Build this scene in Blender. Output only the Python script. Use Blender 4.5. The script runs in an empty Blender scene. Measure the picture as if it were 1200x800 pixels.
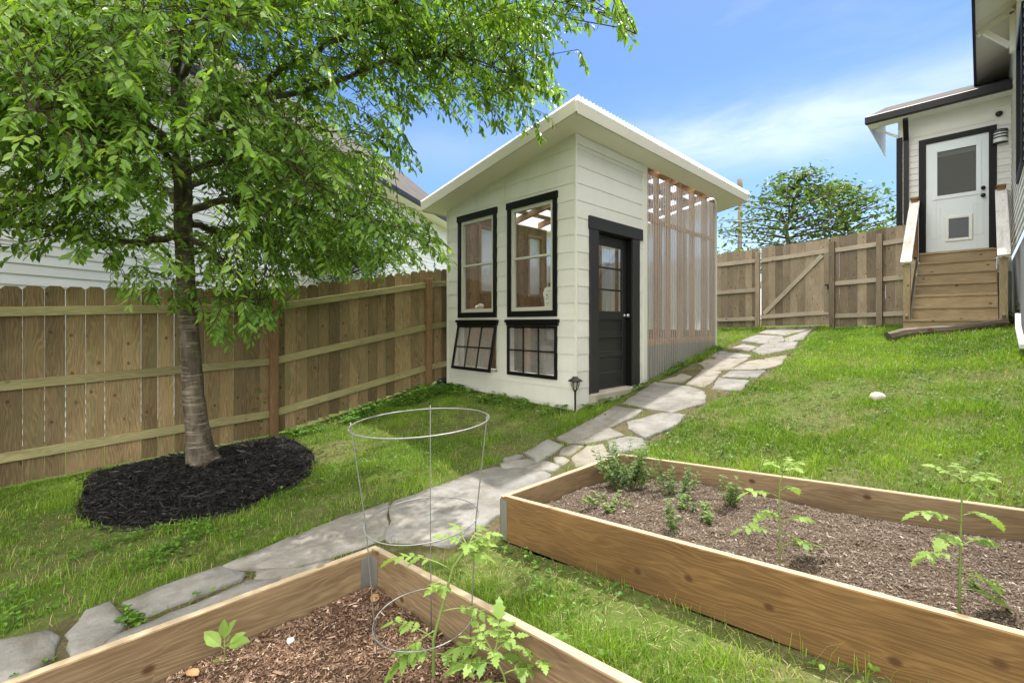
import bpy, math, random
import numpy as np
from mathutils import Vector, Matrix

random.seed(7)
rng = np.random.default_rng(7)
scene = bpy.context.scene
COL = scene.collection
ZC = 1.5                      # camera height (world z of the eye)
F = 537.0                     # focal length in photo pixels (1200 wide)
FW = (0.6991, 0.7151)
RT = (0.7151, -0.6991)

# ------------------------------------------------------------------ camera maths
def P(u, v, D):
    r = (u - 600.0) / F
    return Vector((D * (FW[0] + r * RT[0]), D * (FW[1] + r * RT[1]), ZC - (v - 379.0) / F * D))

def cam2w(x, D, z=0.0):
    return Vector((FW[0] * D + RT[0] * x, FW[1] * D + RT[1] * x, z))

# ------------------------------------------------------------------ terrain
_S = np.array([
    (-.41, 6.2, -1.49), (1.87, 6.2, -1.40), (4.15, 6.2, -.99), (3.0, 6.2, -1.2), (4.39, 3.4, -1.05), (4.39, 5.96, -.99), (4.39, 4.7, -1.02),
    (6.05, 3.35, -.84), (7.3, 3.35, -.62), (8.5, 3.35, -.43), (11.5, 4.56, -.14), (11.5, 3.55, -.12), (11.5, 1.28, -.06),
    (10, .9, -.157), (10, -.28, -.05), (2.01, 2.16, -1.39), (2.01, .9, -1.29), (2.01, -.24, -1.20), (3.45, 2.16, -1.24), (3.45, .9, -1.13), (3.45, -.4, -1.02),
    (1.12, 2.16, -1.42), (1.12, .5, -1.27), (0, 2.2, -1.46), (-1, 2.2, -1.52), (.95, 5.2, -1.42), (0, 4, -1.49), (2.2, 3.6, -1.37),
    (-4, 6, -1.6), (-4, 0, -1.5), (0, -3, -1.05), (4, -3, -.75), (8, -3, -.2), (12, -3, .05), (15, 3, .1), (14, 8, -.1),
    (8, 9, -.6), (2, 10, -1.4), (-4, 10, -1.6), (6.2, 1.2, -.72), (8, 1, -.43), (6.2, -1.0, -.6)])
_C, _Z = _S[:, :2], _S[:, 2]
def _U(d2):
    return np.where(d2 > 1e-12, d2 * np.log(np.maximum(d2, 1e-12)) * .5, 0.0)
_n = len(_C)
_K = _U(((_C[:, None] - _C[None]) ** 2).sum(-1)) + .02 * np.eye(_n)
_Pm = np.c_[np.ones(_n), _C]
_A = np.block([[_K, _Pm], [_Pm.T, np.zeros((3, 3))]])
_W = np.linalg.solve(_A, np.r_[_Z, 0, 0, 0])
def terr(x, y):
    x = np.atleast_1d(np.asarray(x, float)); y = np.atleast_1d(np.asarray(y, float))
    cx = np.clip(x, -6, 17); cy = np.clip(y, -5, 12)
    out = np.empty(len(x))
    for i in range(0, len(x), 100000):
        a, b = cx[i:i+100000], cy[i:i+100000]
        d2 = (a[:, None] - _C[None, :, 0]) ** 2 + (b[:, None] - _C[None, :, 1]) ** 2
        out[i:i+100000] = _U(d2) @ _W[:_n] + _W[_n] + _W[_n+1] * a + _W[_n+2] * b
    return out + ZC
def T(x, y):
    return float(terr(x, y)[0])
def G(u, v):
    """point of the ground seen along a photo direction"""
    lo = .6
    d = lo
    while d < 40:
        p = P(u, v, d)
        if p.z <= T(p.x, p.y):
            break
        lo = d; d *= 1.04
    hi = d
    for _ in range(18):
        m = (lo + hi) / 2; p = P(u, v, m)
        if p.z <= T(p.x, p.y): hi = m
        else: lo = m
    return P(u, v, hi)

def pip(poly, x, y):
    inside = np.zeros(len(x), bool)
    n = len(poly)
    for i in range(n):
        x1, y1 = poly[i][0], poly[i][1]; x2, y2 = poly[(i+1) % n][0], poly[(i+1) % n][1]
        if y1 == y2: continue
        c = ((y1 > y) != (y2 > y)) & (x < (x2 - x1) * (y - y1) / (y2 - y1) + x1)
        inside ^= c
    return inside

_perm = rng.random((64, 64))
def vnoise(x, y, s):
    x = np.asarray(x) * s + 100.3; y = np.asarray(y) * s + 57.7
    xi = np.floor(x).astype(int); yi = np.floor(y).astype(int)
    fx = x - xi; fy = y - yi
    fx = fx * fx * (3 - 2 * fx); fy = fy * fy * (3 - 2 * fy)
    g = lambda i, j: _perm[i % 64, j % 64]
    return (g(xi, yi) * (1-fx) + g(xi+1, yi) * fx) * (1-fy) + (g(xi, yi+1) * (1-fx) + g(xi+1, yi+1) * fx) * fy

# ------------------------------------------------------------------ materials
class NT:
    def __init__(s, name):
        s.m = bpy.data.materials.new(name); s.m.use_nodes = True
        s.t = s.m.node_tree; s.t.nodes.clear()
        s.out = s.n('ShaderNodeOutputMaterial')
    def n(s, typ, **kw):
        nd = s.t.nodes.new(typ)
        for k, v in kw.items():
            setattr(nd, k, v)
        return nd
    def l(s, a, b): s.t.links.new(a, b)
    def setin(s, sock, v):
        if hasattr(v, 'is_linked') or isinstance(v, bpy.types.NodeSocket): s.l(v, sock)
        else: sock.default_value = v
    def math(s, op, a, b=0.0, c=None):
        nd = s.n('ShaderNodeMath', operation=op)
        s.setin(nd.inputs[0], a); s.setin(nd.inputs[1], b)
        if c is not None: s.setin(nd.inputs[2], c)
        return nd.outputs[0]
    def noise(s, vec, scale, detail=2.0, rough=.5, dim='3D', dist=0.0):
        nd = s.n('ShaderNodeTexNoise', noise_dimensions=dim)
        if vec is not None: s.l(vec, nd.inputs['Vector'])
        nd.inputs['Scale'].default_value = scale; nd.inputs['Detail'].default_value = detail
        nd.inputs['Roughness'].default_value = rough; nd.inputs['Distortion'].default_value = dist
        return nd.outputs['Fac']
    def mapping(s, vec, scale=(1, 1, 1), rot=(0, 0, 0), loc=(0, 0, 0)):
        nd = s.n('ShaderNodeMapping'); s.l(vec, nd.inputs['Vector'])
        nd.inputs['Scale'].default_value = scale; nd.inputs['Rotation'].default_value = rot; nd.inputs['Location'].default_value = loc
        return nd.outputs[0]
    def ramp(s, fac, stops, interp='LINEAR'):
        nd = s.n('ShaderNodeValToRGB'); nd.color_ramp.interpolation = interp
        e = nd.color_ramp.elements
        while len(e) < len(stops): e.new(.5)
        for el, (p, c) in zip(e, stops):
            el.position = p; el.color = (c, c, c, 1) if isinstance(c, (int, float)) else (*c, 1)
        s.setin(nd.inputs[0], fac)
        return nd.outputs[0]
    def mix(s, fac, a, b, mode='MIX'):
        nd = s.n('ShaderNodeMix', data_type='RGBA', blend_type=mode)
        s.setin(nd.inputs[0], fac)
        for i, v in ((6, a), (7, b)):
            if isinstance(v, tuple): v = (*v, 1) if len(v) == 3 else v
            s.setin(nd.inputs[i], v)
        return nd.outputs[2]
    def attr(s, name='tone'):
        return s.n('ShaderNodeAttribute', attribute_name=name).outputs['Fac']
    def obj(s): return s.n('ShaderNodeTexCoord').outputs['Object']
    def uv(s): return s.n('ShaderNodeTexCoord').outputs['UV']
    def bump(s, h, strength=.3, dist=.01):
        nd = s.n('ShaderNodeBump'); nd.inputs['Strength'].default_value = strength; nd.inputs['Distance'].default_value = dist
        s.l(h, nd.inputs['Height']); return nd.outputs[0]
    def bsdf(s, color, rough=.6, spec=.3, normal=None, metal=0.0, **kw):
        nd = s.n('ShaderNodeBsdfPrincipled')
        s.setin(nd.inputs['Base Color'], (*color, 1) if isinstance(color, tuple) and len(color) == 3 else color)
        s.setin(nd.inputs['Roughness'], rough); nd.inputs['Specular IOR Level'].default_value = spec
        nd.inputs['Metallic'].default_value = metal
        if normal is not None: s.l(normal, nd.inputs['Normal'])
        return nd.outputs[0]
    def fresnel(s, ior):
        # thin sheets: the same reflection from both sides
        fr = s.n('ShaderNodeFresnel'); bf = s.n('ShaderNodeNewGeometry').outputs['Backfacing']
        s.l(s.math('MULTIPLY_ADD', bf, 1.0 / ior - ior, ior), fr.inputs['IOR']); return fr.outputs[0]
    def done(s, sh):
        s.l(sh, s.out.inputs['Surface']); return s.m

def wood(name, c1, c2, knot=(.09, .045, .02), ring=1.0, stain=(.5, .5, .5), stain_amt=.0, tone=.35, knots=1.0, rough=.75, kscale=3.2, bump=.25):
    s = NT(name); uv = s.uv()
    a = s.noise(s.mapping(uv, (1.1, 7, 1)), 1.0, 3, .55)
    vo = s.n('ShaderNodeTexVoronoi', voronoi_dimensions='2D'); s.l(s.mapping(uv, (1, 1.35, 1)), vo.inputs['Vector']); vo.inputs['Scale'].default_value = kscale
    sel = s.math('GREATER_THAN', s.n('ShaderNodeSeparateColor').outputs[0], .5)
    sc = sel.node.inputs[0].links[0].from_node; s.l(vo.outputs['Color'], sc.inputs[0])
    d = vo.outputs['Distance']
    near = s.math('MULTIPLY', s.ramp(d, [(0, 1.0), (.16, .35), (.34, 0.0)]), sel)
    sep = s.n('ShaderNodeSeparateXYZ'); s.l(uv, sep.inputs[0])
    ph = s.math('ADD', s.math('MULTIPLY', sep.outputs[1], 300.0), s.math('MULTIPLY', a, 75.0))
    ph = s.math('ADD', ph, s.math('MULTIPLY', near, 7.0))
    rg = s.math('MULTIPLY_ADD', s.math('SINE', ph), .5, .5)
    rg = s.math('POWER', rg, 1.6)
    fine = s.noise(s.mapping(uv, (7, 260, 1)), 1.0, 3, .6)
    big = s.noise(s.mapping(uv, (.9, 2.2, 1)), 1.3, 3, .6)
    vary = s.noise(s.mapping(uv, (.7, 5, 1)), 1.0, 2, .5)
    f = s.math('ADD', s.math('MULTIPLY', s.math('MULTIPLY', rg, vary), .52 * ring), s.math('MULTIPLY', fine, .8))
    f = s.math('MULTIPLY_ADD', s.math('SUBTRACT', big, .5), .95, f)
    col = s.ramp(f, [(.15, c1), (.85, c2)])
    if stain_amt:
        st = s.ramp(s.noise(s.mapping(uv, (2.2, 9, 1)), 1.0, 4, .65), [(.48, 0.0), (.72, stain_amt)])
        col = s.mix(st, col, stain)
    core = s.math('MULTIPLY', s.math('MULTIPLY', s.ramp(d, [(.035, 1.0), (.06, .55), (.085, .0)]), sel), knots)
    col = s.mix(core, col, knot)
    t = s.math('MULTIPLY_ADD', s.attr(), tone, 1 - tone * .5)
    tm = s.n('ShaderNodeCombineColor'); 
    for i in range(3): s.l(t, tm.inputs[i])
    col = s.mix(1.0, col, tm.outputs[0], 'MULTIPLY')
    nrm = s.bump(s.math('ADD', fine, s.math('MULTIPLY', rg, .25)), bump, .004)
    return s.done(s.bsdf(col, rough, .25, nrm))

def paint(name, c, var=.08, rough=.55, spec=.35, dirt=None, dirt_amt=0.0, bscale=60, bstr=.12):
    s = NT(name); o = s.obj()
    n1 = s.noise(o, 2.3, 4, .6); n2 = s.noise(o, 40, 3, .6)
    f = s.math('MULTIPLY_ADD', s.math('SUBTRACT', n1, .5), var * 2.2, 1.0)
    f = s.math('MULTIPLY_ADD', s.math('SUBTRACT', n2, .5), var * .9, f)
    f = s.math('MULTIPLY', f, s.math('MULTIPLY_ADD', s.attr(), .10, .95))
    cc = s.n('ShaderNodeCombineColor')
    for i in range(3): s.l(f, cc.inputs[i])
    col = s.mix(1.0, c, cc.outputs[0], 'MULTIPLY')
    if dirt:
        dm = s.ramp(s.noise(s.mapping(o, (1.2, 1.2, .5)), 3.0, 5, .7), [(.45, 0.0), (.75, dirt_amt)])
        col = s.mix(dm, col, dirt)
    return s.done(s.bsdf(col, rough, spec, s.bump(s.noise(o, bscale, 3, .6), bstr, .004)))

def toned(name, stops, rough=.8, spec=.2, trans=0.0, tcol=None):
    """colour picked from a ramp by the per-leaf / per-chip tone"""
    s = NT(name)
    col = s.ramp(s.attr(), stops)
    sh = s.bsdf(col, rough, spec)
    if trans:
        tr = s.n('ShaderNodeBsdfTranslucent')
        s.l(s.mix(1.0, col, tcol or (1.0, 1.0, .5), 'MULTIPLY'), tr.inputs[0])
        mx = s.n('ShaderNodeMixShader'); mx.inputs[0].default_value = trans
        s.l(sh, mx.inputs[1]); s.l(tr.outputs[0], mx.inputs[2]); sh = mx.outputs[0]
    return s.done(sh)

def glass(name, tint=(1, 1, 1), refl=1.0):
    s = NT(name)
    tr = s.n('ShaderNodeBsdfTransparent'); tr.inputs[0].default_value = (*tint, 1)
    gl = s.n('ShaderNodeBsdfGlossy'); gl.inputs['Roughness'].default_value = .015
    mx = s.n('ShaderNodeMixShader'); s.l(s.math('MULTIPLY', s.fresnel(1.5), refl), mx.inputs[0])
    s.l(tr.outputs[0], mx.inputs[1]); s.l(gl.outputs[0], mx.inputs[2])
    return s.done(mx.outputs[0])

def polycarb(name, clear, tl=(.9, .9, .9), gloss=.08):
    s = NT(name)
    tr = s.n('ShaderNodeBsdfTransparent'); tr.inputs[0].default_value = (.97, .97, .97, 1)
    df = s.n('ShaderNodeBsdfTranslucent'); df.inputs[0].default_value = (*tl, 1)
    d2 = s.n('ShaderNodeBsdfDiffuse'); d2.inputs[0].default_value = (.8, .8, .8, 1)
    gl = s.n('ShaderNodeBsdfGlossy'); gl.inputs['Roughness'].default_value = .12
    a = s.n('ShaderNodeMixShader'); a.inputs[0].default_value = .35; s.l(df.outputs[0], a.inputs[1]); s.l(d2.outputs[0], a.inputs[2])
    dirt = s.ramp(s.noise(s.mapping(s.obj(), (1.5, 1.5, .6)), 2.0, 4, .6), [(.3, min(clear + .06, 1)), (.8, clear - .14)])
    lw = s.n('ShaderNodeLayerWeight'); lw.inputs['Blend'].default_value = .5
    dirt = s.math('MULTIPLY', dirt, s.ramp(lw.outputs['Facing'], [(.25, 1.0), (.55, .80), (.85, .25)]))
    b = s.n('ShaderNodeMixShader'); s.l(dirt, b.inputs[0]); s.l(a.outputs[0], b.inputs[1]); s.l(tr.outputs[0], b.inputs[2])
    c = s.n('ShaderNodeMixShader')
    s.l(s.fresnel(1.35), c.inputs[0]); s.l(b.outputs[0], c.inputs[1]); s.l(gl.outputs[0], c.inputs[2])
    return s.done(c.outputs[0])

def metal(name, c, rough=.4, m=1.0, var=.2):
    s = NT(name)
    n = s.noise(s.obj(), 30, 4, .65)
    col = s.mix(s.math('MULTIPLY', n, var * 2), c, tuple(x * .5 for x in c))
    return s.done(s.bsdf(col, s.math('MULTIPLY_ADD', n, .3, rough - .1), .5, None, m))

M = {}
M['bed_wood'] = wood('bed_wood', (.095, .050, .017), (.25, .148, .058), tone=.25, ring=.85, kscale=3.3, stain=(.12, .075, .033), stain_amt=.5)
M['bed_top'] = wood('bed_top', (.30, .225, .14), (.49, .40, .275), tone=.2, knots=.6, stain=(.35, .32, .27), stain_amt=.5)
M['bed_inner'] = wood('bed_inner', (.15, .10, .052), (.32, .235, .135), tone=.25, stain=(.09, .055, .03), stain_amt=.7)
M['fence_board'] = wood('fence_board', (.105, .070, .034), (.31, .228, .122), tone=.8, stain=(.15, .15, .075), stain_amt=.65, kscale=3.6, knots=.85)
M['fence_rail'] = wood('fence_rail', (.20, .175, .085), (.40, .36, .19), tone=.3, stain=(.15, .17, .07), stain_amt=.6, knots=.5)
M['fence_post'] = wood('fence_post', (.13, .075, .036), (.29, .18, .092), tone=.3, knots=.4)
M['grey_board'] = wood('grey_board', (.16, .122, .080), (.38, .305, .212), tone=.7, stain=(.25, .22, .18), stain_amt=.6, kscale=4.0, knots=.9)
M['grey_rail'] = wood('grey_rail', (.31, .26, .195), (.56, .49, .385), tone=.3, stain=(.36, .33, .28), stain_amt=.5)
M['stair_wood'] = wood('stair_wood', (.28, .21, .12), (.52, .41, .25), tone=.4, knots=.9, stain=(.2, .15, .09), stain_amt=.4)
M['stair_brown'] = wood('stair_brown', (.16, .085, .035), (.33, .19, .085), tone=.3)
M['white_weathered'] = wood('white_weathered', (.62, .59, .54), (.86, .84, .80), tone=.2, stain=(.30, .27, .23), stain_amt=.55, knots=.3)
M['stud'] = wood('stud', (.25, .145, .078), (.48, .31, .19), tone=.35, knots=.8)
M['inner_board'] = wood('inner_board', (.16, .095, .05), (.36, .24, .145), tone=.7, knots=.9)
M['log'] = wood('log', (.05, .038, .027), (.20, .16, .12), tone=.3, ring=1.2)
M['shed_paint'] = paint('shed_paint', (.71, .705, .675), .05, .6, dirt=(.52, .51, .41), dirt_amt=.3)
M['shed_trim'] = paint('shed_trim', (.70, .70, .65), .04, .5)
M['fascia_paint'] = paint('fascia_paint', (.56, .54, .455), .06, .6)
M['soffit'] = paint('soffit', (.80, .77, .68), .04, .6)
M['black_trim'] = paint('black_trim', (.006, .006, .0065), .15, .45, .2)
M['door_paint'] = paint('door_paint', (.019, .020, .021), .12, .42, .4)
M['casing_paint'] = paint('casing_paint', (.028, .028, .030), .12, .5, .3)
M['sash'] = paint('sash', (.52, .52, .47), .05, .5)
M['house_paint'] = paint('house_paint', (.74, .73, .69), .04, .6)
M['door_white'] = paint('door_white', (.72, .77, .79), .02, .35, .5)
M['white_trim'] = paint('white_trim', (.80, .80, .77), .03, .45)
M['vinyl'] = paint('vinyl', (.70, .71, .73), .03, .5)
M['gutter'] = paint('gutter', (.010, .009, .010), .1, .45, .3)
M['shingle'] = paint('shingle', (.085, .078, .074), .5, .9, .1, bscale=25, bstr=.6)
M['concrete'] = paint('concrete', (.42, .39, .34), .12, .85, .2, dirt=(.2, .2, .1), dirt_amt=.5)
M['foundation'] = paint('foundation', (.40, .40, .40), .12, .85, .2)
M['grey_panel'] = paint('grey_panel', (.22, .215, .205), .12, .8, .2)
M['glass'] = glass('glass', (.93, .95, .94))
M['glass_dark'] = glass('glass_dark', (.45, .50, .46), .5)
M['frosted'] = polycarb('frosted', .25)
M['hazy_pane'] = polycarb('hazy_pane', .88, (.85, .85, .85))
M['poly_wall'] = polycarb('poly_wall', .80, (.93, .88, .84))
M['poly_roof'] = polycarb('poly_roof', .62, (.95, .96, .97))
M['galv'] = metal('galv', (.55, .56, .57), .42)
M['bracket'] = metal('bracket', (.26, .26, .235), .6, .55)
M['wire'] = metal('wire', (.27, .275, .275), .5, .75)
M['black_metal'] = paint('black_metal', (.012, .012, .012), .2, .4, .5)
M['black_plastic'] = paint('black_plastic', (.014, .014, .016), .2, .35, .5)
M['lens'] = glass('lens', (.9, .9, .85))
M['lamp_white'] = paint('lamp_white', (.8, .8, .78), .02, .4)
M['pebble'] = paint('pebble', (.74, .70, .62), .12, .8, .2)
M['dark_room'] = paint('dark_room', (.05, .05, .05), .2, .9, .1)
M['interior_floor'] = paint('interior_floor', (.36, .34, .31), .2, .9, .1)
M['pole'] = wood('pole', (.10, .085, .075), (.2, .18, .16), tone=.2)

def mk_ground():
    s = NT('lawn_soil'); o = s.obj()
    n1 = s.noise(o, 1.6, 5, .6); n2 = s.noise(o, 22, 5, .7); n3 = s.noise(o, 140, 3, .6)
    col = s.ramp(n2, [(.25, (.050, .040, .022)), (.5, (.13, .105, .055)), (.75, (.27, .22, .14))])
    gr = s.ramp(s.math('ADD', s.math('MULTIPLY', n1, .7), s.math('MULTIPLY', n3, .4)), [(.38, .95), (.68, .25)])
    col = s.mix(gr, col, (.085, .150, .022))
    return s.done(s.bsdf(col, .95, .1, s.bump(s.math('ADD', n2, n3), .7, .02)))
M['ground'] = mk_ground()

def mk_pathbed():
    s = NT('path_joint'); o = s.obj()
    n1 = s.noise(o, 4.0, 4, .6); n2 = s.noise(o, 60, 5, .7)
    col = s.ramp(n2, [(.3, (.055, .042, .026)), (.7, (.19, .155, .105))])
    col = s.mix(s.ramp(n1, [(.40, 0.0), (.60, .85)]), col, (.075, .078, .024))
    return s.done(s.bsdf(col, .95, .1, s.bump(n2, .8, .015)))
M['path'] = mk_pathbed()

def mk_stone():
    s = NT('flagstone'); o = s.obj()
    oi = s.n('ShaderNodeObjectInfo').outputs['Random']
    add = s.n('ShaderNodeVectorMath', operation='ADD'); cmb = s.n('ShaderNodeCombineXYZ')
    s.l(s.math('MULTIPLY', oi, 37.0), cmb.inputs[0]); s.l(o, add.inputs[0]); s.l(cmb.outputs[0], add.inputs[1]); o = add.outputs[0]
    n1 = s.noise(o, 2.6, 5, .62, dist=.6); n2 = s.noise(o, 35, 4, .65); n3 = s.noise(o, 160, 2, .5); n4 = s.noise(o, 6.0, 5, .6)
    col = s.ramp(n1, [(.28, (.120, .114, .106)), (.45, (.205, .200, .190)), (.60, (.262, .255, .242)), (.8, (.19, .170, .14))])
    warm = s.ramp(oi, [(.0, 0.0), (.55, .05), (.9, .55)])
    col = s.mix(warm, col, (.29, .255, .195))
    col = s.mix(s.ramp(n4, [(.47, 0.0), (.68, .7)]), col, (.125, .110, .086))
    col = s.mix(s.ramp(n2, [(.35, .25), (.6, 0.0)]), col, (.16, .15, .135))
    col = s.mix(s.ramp(n3, [(.6, 0.0), (.75, .25)]), col, (.42, .41, .40))
    h = s.math('ADD', s.math('MULTIPLY', n1, 1.2), s.math('MULTIPLY', n2, .35))
    return s.done(s.bsdf(col, .8, .25, s.bump(h, .9, .018)))
M['stone'] = mk_stone()

def mk_soil(name, a, b, c):
    s = NT(name); o = s.obj()
    n2 = s.noise(o, 55, 5, .7); n1 = s.noise(o, 5, 3, .6)
    col = s.ramp(n2, [(.3, a), (.55, b), (.75, c)])
    col = s.mix(s.math('MULTIPLY', n1, .5), col, a)
    return s.done(s.bsdf(col, .95, .1, s.bump(n2, 1.0, .02)))
M['soil_dry'] = mk_soil('soil_dry', (.075, .050, .034), (.16, .115, .083), (.30, .235, .18))
M['soil_dark'] = mk_soil('soil_dark', (.045, .026, .017), (.105, .062, .040), (.22, .15, .105))
M['mulch'] = mk_soil('mulch', (.004, .004, .004), (.010, .010, .011), (.022, .022, .024))

def mk_bark():
    s = NT('cherry_bark'); o = s.obj()
    n1 = s.noise(s.mapping(o, (5, 5, 52)), 1.0, 5, .72)
    n2 = s.noise(s.mapping(o, (14, 14, 5)), 1.0, 4, .6)
    n3 = s.noise(o, 3, 3, .6)
    col = s.ramp(n2, [(.3, (.030, .024, .018)), (.55, (.12, .098, .075)), (.8, (.215, .185, .145))])
    col = s.mix(s.ramp(n1, [(.53, 0.0), (.63, .7)]), col, (.33, .28, .21))
    col = s.mix(s.ramp(n3, [(.5, 0.0), (.75, .35)]), col, (.12, .13, .07))
    h = s.math('ADD', n2, s.math('MULTIPLY', n1, .7))
    return s.done(s.bsdf(col, .8, .3, s.bump(h, 1.0, .025)))
M['bark'] = mk_bark()
M['leaf'] = toned('cherry_leaf', [(0, (.055, .125, .024)), (.42, (.135, .255, .040)), (.78, (.23, .37, .06)), (1, (.34, .45, .10))], .42, .45, .52, (1.5, 1.5, .55))
M['far_leaf'] = toned('far_leaf', [(0, (.030, .070, .018)), (.5, (.075, .14, .032)), (1, (.17, .25, .06))], .5, .35, .35, (1.3, 1.3, .5))
M['veg_leaf'] = toned('vegetable_leaf', [(0, (.06, .14, .025)), (.5, (.13, .24, .045)), (1, (.24, .36, .08))], .5, .3, .4, (1.3, 1.3, .6))
M['mint_leaf'] = toned('herb_leaf', [(0, (.03, .075, .022)), (.5, (.075, .14, .04)), (1, (.19, .26, .09))], .5, .3, .3, (1.2, 1.3, .6))
M['veg_stem'] = paint('vegetable_stem', (.17, .235, .06), .15, .6, .3)
M['twig'] = paint('twig', (.050, .036, .022), .2, .8, .2)
M['grass'] = toned('grass_blade', [(0, (.046, .105, .011)), (.30, (.118, .225, .018)), (.58, (.215, .355, .036)), (.84, (.34, .47, .075)), (.90, (.36, .30, .15)), (1, (.52, .44, .27))], .55, .25, .35, (1.2, 1.25, .5))
M['clover'] = toned('clover_leaf', [(0, (.045, .115, .015)), (.6, (.11, .23, .026)), (1, (.22, .36, .055))], .5, .3, .3, (1.2, 1.3, .5))
M['chip_dry'] = toned('bark_chip_dry', [(0, (.060, .044, .034)), (.5, (.175, .138, .110)), (.85, (.31, .26, .215)), (1, (.52, .46, .39))], .9, .15)
M['chip_dark'] = toned('bark_chip_dark', [(0, (.05, .028, .018)), (.5, (.165, .10, .066)), (.88, (.32, .225, .16)), (1, (.52, .42, .32))], .85, .2)
M['chip_black'] = toned('black_mulch_chip', [(0, (.004, .004, .004)), (.6, (.019, .018, .018)), (1, (.085, .078, .072))], .7, .3)
M['dead_leaf'] = paint('dead_leaf', (.33, .20, .10), .3, .8, .2)

# ------------------------------------------------------------------ mesh builders
ORG = {}
def origin_of(o):
    return ORG.get(o.name, Vector((0, 0, 0))) if o is not None else Vector((0, 0, 0))

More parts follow.
